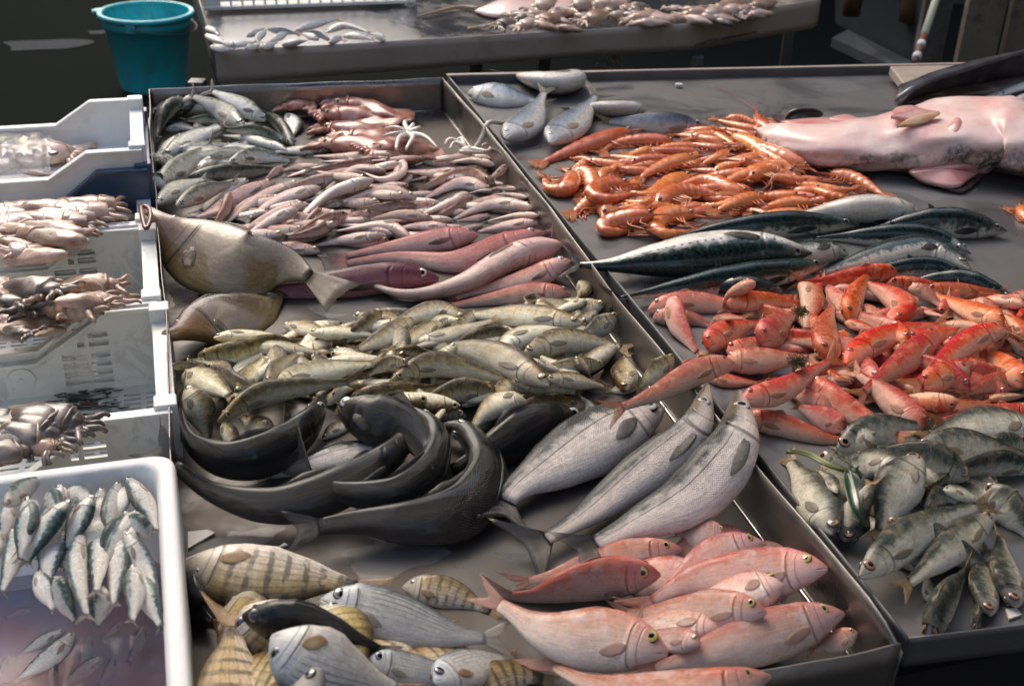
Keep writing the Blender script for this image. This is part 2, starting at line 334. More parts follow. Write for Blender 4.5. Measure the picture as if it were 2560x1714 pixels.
# species: profile, skin, fins, eye, depth/len, width/depth, nominal length, eye (t, theta deg, size/len), tail (len frac, spread, fork), dorsal (t0,t1,height)
SP = {
 'mu': ('slim','skin_mullet','fin_grey','eye_silver',.215,.62,.19,(.075,66,.030),(.16,24,.45),(.42,.62,.10)),
 'hk': ('hake','skin_hake','fin_grey','eye_gold',.165,.72,.18,(.085,55,.026),(.12,16,.8),(.3,.8,.05)),
 'pk': ('bull','skin_pink','fin_black_tip','eye_dark',.21,.72,.36,(.07,52,.026),(.13,14,.9),(.25,.85,.06)),
 'pc': ('bull','skin_crimson','fin_black_tip','eye_silver',.22,.8,.42,(.07,60,.03),(.12,14,.9),None),
 'yl': ('slim','skin_olive','fin_yellow','eye_gold',.235,.6,.18,(.08,64,.030),(.15,24,.5),(.36,.7,.06)),
 'sb': ('slim','skin_bass','fin_dark','eye_silver',.27,.55,.45,(.10,76,.034),(.15,30,.62),None),
 'db': ('slim','skin_dark_bass','fin_dark','eye_silver',.235,.62,.45,(.095,66,.028),(.14,26,.6),(.36,.78,.18)),
 'st': ('bream','skin_striped','fin_ochre','eye_dark',.46,.42,.26,(.125,60,.036),(.2,22,.5),None),
 'sw': ('bream','skin_saddled','fin_pale','eye_dark',.38,.42,.28,(.11,60,.042),(.17,22,.5),None),
 'ol': ('slim','skin_dark_bass','fin_dark','eye_dark',.27,.6,.26,(.1,60,.03),(.15,22,.5),None),
 'pb': ('bream','skin_bream','fin_pink','eye_yellow',.35,.5,.27,(.115,58,.037),(.18,22,.45),(.3,.75,.07)),
 'rm': ('red','skin_red_mullet','fin_orange','eye_red',.24,.62,.18,(.10,48,.026),(.17,24,.45),(.3,.48,.16)),
 'mk': ('tuna','skin_mackerel','fin_dark','eye_dark',.19,.74,.33,(.075,62,.02),(.10,38,.25),(.5,.56,.2)),
 'gr': ('slim','skin_green','fin_yellow','eye_copper',.275,.5,.21,(.085,62,.036),(.16,22,.5),(.3,.7,.06)),
 'bb': ('bream','skin_blue','fin_grey','eye_silver',.36,.46,.27,(.10,62,.026),(.18,26,.45),None),
 'sd': ('slim','skin_sardine','fin_grey','eye_silver',.22,.55,.16,(.07,62,.026),(.12,24,.35),None),
 'ss': ('slim','skin_small','fin_pink','eye_dark',.25,.55,.15,(.08,62,.03),(.14,22,.5),None),
 'jd': ('dory','skin_dory','fin_brown','eye_dark',.56,.26,.42,(.17,40,.02),(.19,15,.9),(.3,.9,.10)),
}
LOOK = {}
REC = []       # everything that later gets a label by its place in the heap
STAT = {}
_eye = {}
def eye_mesh(mat):
    if mat not in _eye:
        bm = bmesh.new(); bmesh.ops.create_uvsphere(bm, u_segments=16, v_segments=10, radius=1.0)
        for v in bm.verts: v.co.z *= .42
        me = bpy.data.meshes.new('eye'); bm.to_mesh(me); bm.free(); me.shade_smooth(); me.materials.append(MATS[mat]); _eye[mat] = me
    return _eye[mat]
def shell(rows, name, mat, parent, th=.0005, uv=True):
    """thin closed sheet with real thickness from a grid of points (rows[i][j])"""
    nr, nc = len(rows), len(rows[0]); vs = []; uvs = []
    G = [[Vector(p) for p in r] for r in rows]
    nrm = []
    for i in range(nr):
        for j in range(nc):
            a = G[min(i+1, nr-1)][j]-G[max(i-1, 0)][j]; b = G[i][min(j+1, nc-1)]-G[i][max(j-1, 0)]
            n = a.cross(b); n = n.normalized() if n.length > 1e-12 else Vector((0,0,1)); nrm.append(n)
    for sgn in (1, -1):
        for i in range(nr):
            for j in range(nc):
                vs.append(G[i][j] + nrm[i*nc+j]*th*sgn); uvs.append((i/(nr-1), j/(nc-1)))
    fs = []; o = nr*nc
    for i in range(nr-1):
        for j in range(nc-1):
            a, b, c, d = i*nc+j, i*nc+j+1, (i+1)*nc+j+1, (i+1)*nc+j
            fs.append((a, b, c, d)); fs.append((o+d, o+c, o+b, o+a))
    rim = [(0, j) for j in range(nc)] + [(i, nc-1) for i in range(1, nr)] + [(nr-1, j) for j in range(nc-2, -1, -1)] + [(i, 0) for i in range(nr-2, 0, -1)]
    for k in range(len(rim)):
        a = rim[k][0]*nc+rim[k][1]; q = rim[(k+1) % len(rim)]; b = q[0]*nc+q[1]; fs.append((a, o+a, o+b, b))
    return link(name, mesh_from(vs, fs, uvs), parent, mat)

WALLS = []     # (point, inward normal, rim height) of the deep tray
def path3d(ctrl, base, vext, hext, sink=.3, zmin=None, n=30, zc=None, big=False):
    """lay a control polyline (photo pixels) over whatever already lies there; returns 3-D points"""
    P2, _ = spline(ctrl, n); C_ = np.array(CAM)
    DR = (P2[:, :1]-1280)*np.array(rt)[None] + (P2[:, 1:2]-857)*np.array(dn)[None] + np.array(fw)[None]*F
    AT = lambda z: C_[None] + DR*((z-C_[2])/DR[:, 2])[:, None]
    z = np.full(n, base+.01) if zmin is None else np.full(n, max(zmin, base))
    k = np.array([1, 2, 3, 4, 5, 4, 3, 2, 1.]); k /= k.sum()
    sm = lambda z, m: sm(np.convolve(np.r_[[z[0]]*4, z, [z[-1]]*4], k, 'valid'), m-1) if m else z
    for it in range(3):
        W = AT(z); g = np.empty(n)
        for i in range(n):
            r = max(hext[i]*.7, .004); sl_, d2 = hm_disc(W[i, 0], W[i, 1], r); h = HM[sl_]; mk_ = d2 <= r*r
            hh = np.maximum(h[mk_] if mk_.any() else h.ravel(), base); g[i] = .5*hh.mean() + .5*hh.max()
        zn = g + vext*(1-sink)
        if zmin is not None: zn = np.maximum(zn, zmin + vext*.5)
        zn = sm(zn, 3); x_ = np.linspace(-1, 1, n); zl = np.polyval(np.polyfit(x_, zn, 1), x_)      # a fish is fairly stiff
        z = np.maximum(sm(zl + .28*(zn-zl), 3), base + vext*.8)
    if WALLS and base < .03 and zc is None:     # stay inside the tray walls or lie over them
        lift = False
        for _ in range(60):
            q = AT(z); need = np.zeros(n, bool)
            for (a_, nr_, zr_, tol) in WALLS:
                need |= (z < zr_+vext*.9) & ((q-np.array(a_)[None])@np.array(nr_) < hext*tol)
            if not need.any(): break
            z = z + .004*need; lift = True
        if lift:
            q = AT(z); s_ = np.r_[0, np.cumsum(np.linalg.norm(np.diff(q, axis=0), axis=1))]
            z = np.max(z[None, :] - .30*np.abs(s_[:, None]-s_[None, :]), axis=1); z = sm(z, 2)
    if zc is not None: z = np.interp(np.linspace(0, 1, n), np.linspace(0, 1, len(zc)), zc)
    return [Vector(v) for v in AT(z)], z
def stamp(W, z, vext, hext):
    for i, p in enumerate(W):
        r = max(hext[i], .004); sl_, d2 = hm_disc(p.x, p.y, r)
        h = z[i] + vext[i]*np.sqrt(np.clip(1-d2/r**2, 0, 1)); sub = HM[sl_]
        HM[sl_] = np.where(d2 <= r*r, np.maximum(sub, h), sub)

def frames(W, rolld, ctrl_up=None):
    """tangent, dorsal and lateral vectors along a path; rolld: 0 = back up, +90 = back towards the top of the photo"""
    n = len(W); Ts = []
    for i in range(n): Ts.append((W[min(i+1, n-1)]-W[max(i-1, 0)]).normalized())
    q0, q1 = proj(W[n//5]), proj(W[(4*n)//5]); t = Vector((q1[0]-q0[0], q1[1]-q0[1])); 
    if t.length < 1e-6: t = Vector((1, 0))
    t.normalize(); nn = Vector((-t.y, t.x)); 
    if nn.dot(Vector((.25, -1))) < 0: nn = -nn
    mid = W[n//2]; Tm = (W[(4*n)//5]-W[n//5]).normalized(); B = Tm.cross(Vector((0,0,1))).normalized()
    qa, qb = proj(mid), proj(mid+B*.01); bi = Vector((qb[0]-qa[0], qb[1]-qa[1]))
    sgn = 1 if bi.dot(nn) > 0 else -1
    out = []
    for i, T in enumerate(Ts):
        B = T.cross(Vector((0,0,1))).normalized()*sgn; U = B.cross(T)*sgn
        if U.z < 0: U = -U
        r = R(rolld if not callable(rolld) else rolld(i/(n-1)))
        D = (U*math.cos(r) + B*math.sin(r)).normalized(); N = T.cross(D).normalized()
        out.append((T, D, N))
    return out

def make_fish(kind, sp, ctrl, roll=60, wf=1.0, base=0.0, zmin=None, seed=None, zc=None, skin=None, fins=None, eye=None, look=None, group=None, cat='fish', label=None, name='fish', bend=0, vb=None, notail=False, sink=.3, small=False, tail=None, nseg=20, pect=True, w=None):
    pr, sk, fm, em, hr, wr, Ln, ey, tl, df = SP[sp]
    if abs(ctrl[0][0]-ctrl[-1][0]) > abs(ctrl[0][1]-ctrl[-1][1]):    # lying across the view: turn the flank to the viewer
        if 44 < roll < 82: roll -= 5
        elif -85 < roll < -45: roll -= 55
    sk = skin or sk; fm = fins or fm; em = eye or em; tl = tail or tl
    rg = random.Random(seed if seed is not None else int(ctrl[0][0]*7+ctrl[0][1]*13+ctrl[-1][0]))
    n = 34
    # first guess of length
    P2, _ = spline(ctrl, n); W0 = [at(p[0], p[1], base+.03) for p in P2]
    L = sum((W0[i+1]-W0[i]).length for i in range(n-1))
    Le = math.sqrt(L*Ln) if Ln else L
    Le = min(Le, L*1.15)
    wf = 1+(wf-1)*.3
    A = hr*Le*.5*wf
    if w:                            # apparent girth read from the photo
        mid = int(n*.33); f0 = frames(W0, roll)[mid]; q0 = proj(W0[mid]); q1 = proj(W0[mid+2]); t_ = Vector((q1[0]-q0[0], q1[1]-q0[1])).normalized(); e = 0
        for k in range(24):
            th = math.pi*k/12; v_ = W0[mid]+f0[1]*math.cos(th)*.02+f0[2]*math.sin(th)*.02*wr; qq = proj(v_)
            e = max(e, abs((qq[0]-q0[0])*-t_.y+(qq[1]-q0[1])*t_.x))
        A = .02*(w/2)/e
    Bw = A*wr
    tf = 1-tl[0]                     # body ends here
    tt = np.linspace(0, 1, n); tb = np.clip(tt/tf, 0, 1)
    pt = np.array(PROF[pr]); 
    def prof(t, k):
        t = np.asarray(t); d = .025
        return sum(np.interp(np.clip(t+o, 0, 1), pt[:, 0], pt[:, k]) for o in (-d, -d*.5, 0, d*.5, d))/5*np.where(t < .02, .8, 1)
    rr = R(roll)
    ha = A*(prof(tb, 1)+prof(tb, 2))/2; wa = Bw*prof(tb, 3)
    vext = np.sqrt((ha*math.cos(rr))**2 + (wa*math.sin(rr))**2); hext = np.sqrt((ha*math.sin(rr))**2 + (wa*math.cos(rr))**2)
    vx = np.where(tt > tf, vext*.5, vext)
    W, z = path3d(ctrl, base, vx, hext, sink, zmin, n, zc, A > .025)
    stamp([W[i] for i in range(n) if tt[i] <= tf+.03], z, vx, hext*.95)
    fr = frames(W, roll)
    c = W[n//2].copy(); c.z -= 0; org = Vector((c.x, c.y, min(z)-.0))
    Wn = np.array([list(p) for p in W])
    def P(t):
        x = t*(n-1); return Vector([np.interp(x, range(n), Wn[:, k]) for k in range(3)])
    def FR(t):
        x = min(max(t*(n-1), 0), n-1.0001); i = int(x); f = x-i
        return tuple(fr[i][k].lerp(fr[i+1][k], f).normalized() for k in range(3))
    def S(t, th, k=1.0):             # body surface; t of body 0..1, th 0 = back, +-pi = belly
        p = P(t*tf); T, D, N = FR(t*tf)
        hd = A*float(prof(t, 1)); hv = A*float(prof(t, 2)); wv = Bw*float(prof(t, 3))
        cz = math.cos(th); sz = math.sin(th)
        e = .92
        y = math.copysign(abs(sz)**e, sz)*wv; zz = math.copysign(abs(cz)**1.0, cz)*(hd if cz > 0 else hv)
        return p + (D*zz + N*y)*k
    rings = nseg+10 if not small else 16; seg = nseg+8 if not small else 14
    vs = []; uvs = []; 
    ts = [0.002+ (1-.002)*(i/(rings-1))**1.0 for i in range(rings)]
    ts = sorted(ts+[.012, .05])
    if not small: ts = sorted([.002, .010]+[.02+.30*i/25 for i in range(26)]+[.34+.66*i/(rings-8) for i in range(rings-7)])
    gb = .28 if pr == 'dory' else .19
    def relief(t, v):
        arc = gb + .055*(1-(2*v-1.1)**2); inz = math.exp(-((v-.55)/.30)**4)
        k = .045*inz*(1/(1+math.exp((t-arc)/.004)))*min(1, t/.1) - .02*inz*math.exp(-((t-arc-.012)/.012)**2)
        mv = .5+t*1.6; k -= .16*math.exp(-((v-mv)/.05)**2)*max(0, 1-t/.075)
        k += .05*math.exp(-((t-te_)/.03)**2-((v-ve_)/.10)**2)
        return k
    te_, ve_ = ey[0], math.radians(ey[1])/math.pi
    lump = [rg.uniform(-1, 1) for _ in range(6)]
    for t in ts:
        p_ = P(t*tf); T_, D_, N_ = FR(t*tf); hd_, hv_, wv_ = A*float(prof(t, 1)), A*float(prof(t, 2)), Bw*float(prof(t, 3)); li = lump[int(t*5.99)]
        for k in range(seg):
            th = -math.pi + 2*math.pi*(k+.0)/seg
            kk = 1 + .025*li*math.sin(th*2+t*9+lump[0]*3)
            if not small and t < .4: kk += relief(t, abs(th)/math.pi)
            cz = math.cos(th); sz = math.sin(th)
            vs.append(p_ + (D_*(cz*(hd_ if cz > 0 else hv_)) + N_*(math.copysign(abs(sz)**.92, sz)*wv_))*kk - org); uvs.append((t, abs(th)/math.pi))
    fs = []
    m_ = len(ts)
    for i in range(m_-1):
        for k in range(seg):
            fs.append((i*seg+k, i*seg+(k+1) % seg, (i+1)*seg+(k+1) % seg, (i+1)*seg+k))
    fs.append(tuple(range(seg))[::-1]); fs.append(tuple(range((m_-1)*seg, m_*seg)))
    root = link(name, mesh_from(vs, fs, uvs), None, sk); root.location = org
    # tail fin
    if not notail:
        rays = 13; spread, fork = R(tl[1]), tl[2]; hp = A*float(prof(1, 1))*.9; Lf = L*tl[0]*rg.uniform(.9, 1.08); rows = []
        tw = rg.uniform(-.5, .5); clo = rg.uniform(.6, 1.15)
        jag = [rg.uniform(.93, 1.03) for _ in range(rays)]
        for i in range(5):
            f = i/4; row = []
            for j in range(rays):
                ph = -1 + 2*j/(rays-1); ln = (fork + (1-fork)*abs(ph)**1.4)*jag[j] if i == 4 else (fork + (1-fork)*abs(ph)**1.4)
                s_ = min(.985*tf + f*ln*tl[0], 1.0); p = P(s_) ; T, D, N = FR(min(s_, tf+.02))
                over = f*ln*Lf - (s_-.985*tf)*L
                a = ph*spread*clo
                row.append(p + T*max(over, 0)*.0 + D*(hp*ph*(1-f*.2) + math.sin(a)*f*ln*Lf*1.25) + N*(f*f*Lf*.12*tw*ph + math.sin(j*1.9)*.0006*f) - org)
            rows.append(row)
        shell(rows, 'tail_fin', fm, root, .0004+.0015*L*.3)
    # eyes
    te, the, re = ey; re *= (1.3 if small else 1.2)*min(Le, A*2/hr)
    for sgn in (1, -1):
        th = R(the)*sgn; p = S(te, th); T, D, N = FR(te*tf)
        nrm = (N*sgn*1.0 + D*.35).normalized()
        if small and nrm.dot((CAM-p).normalized()) < -.1: continue
        X = (T - nrm*T.dot(nrm)).normalized(); Y = nrm.cross(X)
        e = bpy.data.objects.new('eye', eye_mesh(em)); COL.objects.link(e); e.parent = root
        mm = Matrix((X, Y, nrm)).transposed().to_4x4() @ Matrix.Scale(re, 4); mm.translation = p - org - nrm*re*.22
        e.matrix_local = mm
    if not small:
        if df:
            t0, t1, hf = df; rows = []
            for i in range(9):
                f = i/8; t = t0+(t1-t0)*f; T, D, N = FR(t*tf); b = S(t, 0, .96)
                h = A*hf*2.2*math.sin(math.pi*min(f*1.6+.06, 1)**.8)*(1 if i % 2 == 0 else .82)
                row = [b - org + (D*.75 + T*.65)*h*q + N*h*.25*q*rg.uniform(.2, 1) for q in (0, .5, 1)]; rows.append(row)
            shell(rows, 'dorsal_fin', fm, root, .0005)
        if pect:
            pl = .13 if pr != 'dory' else .07
            for sgn in (1, -1):
                T, D, N = FR(.27*tf)
                if (N*sgn).dot((CAM-P(.27)).normalized()) < -.05: continue
                rows = []; t0 = .225 if pr != 'dory' else .36
                for i in range(6):
                    f = i/5; t = t0 + pl*f*1.25; row = []
                    wd = R(30)*math.sin(math.pi*(.10+.86*f))
                    for j in range(5):
                        q = -1+2*j/4; th = R(105) + wd*q*.5 + f*R(12)
                        lift = 1.02 + .025*f + (.02 if j % 2 else 0)*f
                        row.append(S(t, th*sgn, lift) - org)
                    rows.append(row)
                shell(rows, 'pectoral_fin', {'fin_orange': 'pec_orange', 'fin_yellow': 'pec_pale', 'fin_pink': 'pec_pink', 'fin_grey': 'pec_pale', 'fin_dark': 'pec_dark' if sp == 'sb' else 'fin_dark'}.get(fm, fm), root, .0004)
    cx = proj(P(.42))
    a, b = proj(P(0)), proj(P(.8))
    chord = (P(0)-P(1)).length; 
    if label: tag(root, label, cat, group)
    else: REC.append(dict(o=root, group=group, look=look or kind, c=cx, d=(a[0]-b[0], a[1]-b[1]), cat=cat, curve=L/max(chord, 1e-3), roll=roll))
    STAT.setdefault(sp, []).append(L)
    return root
# ------------------------------------------------------------ shrimps and squids
def shell_mat(name, c1, c2, c3):
    g = NG(name); u, v = g.uv(); rd = g.rand()
    uvv = g.comb(g.math('MULTIPLY', u, 5), v, g.math('MULTIPLY', rd, 31))
    n = g.noise(uvv, 4, 5, .6, .4); col = g.ramp(n, [(.25, c1), (.5, c2), (.72, c3)])
    seg = g.math('FRACT', g.math('MULTIPLY', g.math('SUBTRACT', u, .42), 10.5))
    bd = g.math('MULTIPLY', g.math('SUBTRACT', 1, g.smooth(seg, .0, .22)), g.smooth(u, .40, .42))
    col = g.mix(g.math('MULTIPLY', bd, .55), col, tuple(min(x*1.25, .8) for x in c3))
    col = g.mix(g.math('MULTIPLY', g.smooth(v, .5, .95), .45), col, c3)
    m2 = g.noise(uvv, 30, 4, .7); col = g.mix(.5, col, g.mix(1, col, g.ramp(m2, [(.3, .6), (.7, 1.35)]), 'MULTIPLY'))
    hs = g.new("ShaderNodeHueSaturation"); g.put(hs.inputs['Value'], g.math('ADD', .78, g.math('MULTIPLY', rd, .45))); g.put(hs.inputs['Color'], col)
    g.put(hs.inputs['Hue'], g.math('ADD', .49, g.math('MULTIPLY', rd, .022)))
    g.set(color=hs.outputs[0], rough=.26, coat=.7, coatr=.08, sss=.15, ssss=.01, normal=g.bump(g.math('ADD', m2, g.math('MULTIPLY', seg, .6)), .4, .001)); return g.m
shell_mat('skin_shrimp', (.62,.07,.015), (.72,.17,.04), (.76,.32,.14))
plain('shrimp_leg', (.62,.20,.08), .3, amt=.4, nscale=60, coat=.4)
plain('shrimp_antenna', (.5,.05,.03), .4, amt=.3)
fin_mat('fin_shrimp', (.62,.13,.03), (.66,.2,.04))
def flesh(name, c1, c2, c3, scale=14, rough=.3, coat=.35, sss=.1, vary=.22, spots=None):
    g = NG(name); c = g.co('Object'); rd = g.rand()
    mp = g.new("ShaderNodeVectorMath", operation='ADD'); g.put(mp.inputs[0], c); g.put(mp.inputs[1], g.comb(g.math('MULTIPLY', rd, 5), rd, 0))
    n = g.noise(mp.outputs[0], scale, 5, .62, .8); col = g.ramp(n, [(.28, c1), (.5, c2), (.7, c3)])
    if spots is not None: col = g.mix(g.math('MULTIPLY', g.smooth(g.noise(mp.outputs[0], scale*14, 3, .7), .55, .68), .7), col, spots)
    hs = g.new("ShaderNodeHueSaturation"); g.put(hs.inputs['Value'], g.math('ADD', 1-vary, g.math('MULTIPLY', rd, 2*vary))); g.put(hs.inputs['Color'], col)
    g.set(color=hs.outputs[0], rough=rough, coat=coat, coatr=.08, sss=sss, ssss=.01, normal=g.bump(g.noise(mp.outputs[0], scale*4, 4, .6), .35, .002)); return g.m
flesh('squid_red', (.22,.055,.035), (.46,.19,.13), (.64,.42,.33), spots=(.16,.03,.025))
flesh('squid_pale', (.44,.26,.19), (.58,.42,.34), (.70,.58,.50), spots=(.36,.12,.08))
flesh('squid_orange', (.22,.10,.05), (.40,.27,.19), (.56,.44,.35), spots=(.2,.05,.02))
flesh('squid_grey', (.05,.04,.032), (.16,.125,.10), (.38,.31,.25))
flesh('tentacle_white', (.58,.46,.36), (.68,.60,.50), (.74,.68,.60))
flesh('cuttle_dark', (.035,.022,.02), (.10,.07,.06), (.26,.22,.22), scale=10)

def tube_obj(name, pts, r, mat, parent, org, n=6):
    mb = MB(); mb.tube([Vector(p)-org for p in pts], r, n); me = mesh_from(mb.v, mb.f)
    return link(name, me, parent, mat)
def make_shrimp(ctrl, base=.055, roll=72, zmin=None, wf=1.0, group='orange shrimps heaped on the steel table', small=False, **kw):
    rg = random.Random(int(ctrl[0][0]*3+ctrl[0][1]*5+ctrl[-1][1])); n = 40
    P2, _ = spline(ctrl, n); W0 = [at(p[0], p[1], base+.02) for p in P2]
    L = sum((W0[i+1]-W0[i]).length for i in range(n-1)); Le = min(math.sqrt(L*.15), L*1.2)
    A = .074*Le*wf; 
    pt = np.array([(0,.03),(.06,.12),(.13,.2),(.18,.55),(.24,.85),(.34,1),(.42,1.0),(.52,.98),(.64,.86),(.76,.68),(.87,.48),(.93,.34),(1,.05)])
    tt = np.linspace(0, 1, n); hr_ = np.interp(tt, pt[:, 0], pt[:, 1])*A
    W, z = path3d(ctrl, base, hr_*.8, hr_, .35, zmin, n); stamp(W, z, hr_*.8, hr_)
    # back lies on the outer side of the curl
    a, b, c = Vector(ctrl[0][:2]), Vector(P2[n//2]), Vector(ctrl[-1][:2]); ch = c-a
    side = ch.x*(b-a).y - ch.y*(b-a).x
    fr = frames(W, roll); 
    T, D, N = fr[n//2]; q0, q1 = proj(W[n//2]), proj(W[n//2]+D*.01); dd = Vector((q1[0]-q0[0], q1[1]-q0[1]))
    want = (b - (a+c)/2)
    if want.length > 6 and dd.dot(want) < 0: fr = frames(W, -roll)
    org = Vector((W[n//2].x, W[n//2].y, float(min(z))))
    Wn = np.array([list(p) for p in W])
    def P(t): x = t*(n-1); return Vector([np.interp(x, range(n), Wn[:, k]) for k in range(3)])
    def FR(t): return fr[int(min(max(t, 0), 1)*(n-1))]
    vs = []; uvs = []; ts = np.linspace(0, 1, 54); seg = 12
    for t in ts:
        r = float(np.interp(t, pt[:, 0], pt[:, 1]))*A
        if t > .42: r *= 1.06 - .13*(((t-.42)*10.5) % 1.0)
        T, D, N = FR(t); p = P(t)
        for k in range(seg):
            th = -math.pi+2*math.pi*k/seg
            vs.append(p + D*math.cos(th)*r*1.08 + N*math.sin(th)*r*.82 - org); uvs.append((t, abs(th)/math.pi))
    fs = [(i*seg+k, i*seg+(k+1) % seg, (i+1)*seg+(k+1) % seg, (i+1)*seg+k) for i in range(len(ts)-1) for k in range(seg)]
    fs += [tuple(range(seg))[::-1], tuple(range((len(ts)-1)*seg, len(ts)*seg))]
    root = link('shrimp', mesh_from(vs, fs, uvs), None, 'skin_shrimp'); root.location = org
    for sgn in (1, -1):
        T, D, N = FR(.2); p = P(.17) + N*sgn*A*.5 + D*A*.12
        e = bpy.data.objects.new('eye', eye_mesh('eye_black')); COL.objects.link(e); e.parent = root
        mm = Matrix.Scale(A*.26, 4); mm.translation = p-org; e.matrix_local = mm
    # tail fan of four blades
    T, D, N = FR(.97); pe = P(.93)
    for q in (-1.2, -.4, .4, 1.2):
        rows = []; 
        for i in range(4):
            f = i/3; c0 = pe + (T*math.cos(q*.33) + D*math.sin(q*.33)*.9)*f*A*2.6 + N*q*.1*A
            wd = A*.42*math.sin(math.pi*min(.2+f*.72, 1)); rows.append([c0 + (D*math.cos(q*.33)-T*math.sin(q*.33))*wd*j - org for j in (-1, -.3, .4, 1)])
        shell(rows, 'tail_blade', 'fin_shrimp', root, .0006)
    if True:
        for i in range(5 if not small else 3):
            for sgn in (1, -1):
                if sgn < 0 and i % 2: continue
                t = .26+i*.035; T, D, N = FR(t); p = P(t) - D*A*.8 + N*sgn*A*.35
                l = A*rg.uniform(2.2, 3.6); sw = rg.uniform(-1.2, .5)
                pts = [p, p - D*l*.4 - T*l*.15*sw + N*sgn*l*.08, p - D*l*.62 - T*l*.45 + N*rg.uniform(-.1, .1)*l, p - D*l*.6*rg.uniform(.7, 1.2) - T*l*rg.uniform(.7, 1.0)]
                pts = [Vector((x.x, x.y, max(x.z, base+.002))) for x in pts]
                tube_obj('leg', pts, [A*.10, A*.085, A*.06, A*.03], 'shrimp_leg', root, org, 5)
        for i in range(4 if not small else 0):
            t = .5+i*.09; T, D, N = FR(t); p = P(t) - D*A*.7
            l = A*.95; tube_obj('swimmeret', [p, p-D*l*.5-T*l*.3, p-D*l*.7-T*l*.9], [A*.16, A*.13, A*.04], 'shrimp_leg', root, org, 5)
        for sgn in (1, -1):
            T, D, N = FR(.1); p = P(.12); l = L*rg.uniform(.4, .9); sd_ = rg.uniform(-1, 1)
            pts = [p, p - T*l*.25 + D*sd_*l*.05, p - T*l*.5 + D*sd_*l*.22, p - T*l*.7 + D*sd_*l*.5 ]
            pts = [Vector((x.x, x.y, max(x.z-.004*i, base+.003))) for i, x in enumerate(pts)]
            pp, _ = spline([list(x) for x in pts], 12)
            tube_obj('antenna', pp, .0007, 'shrimp_antenna', root, org, 4)
    c_ = proj(P(.45)); a_, b_ = proj(P(.1)), proj(P(.8)); chord = (P(0)-P(1)).length
    REC.append(dict(o=root, group=group, look='orange shrimp', c=c_, d=(a_[0]-b_[0], a_[1]-b_[1]), cat='shrimp', curve=L/max(chord, 1e-3), roll=roll))
    STAT.setdefault('sh', []).append(L)
    return root

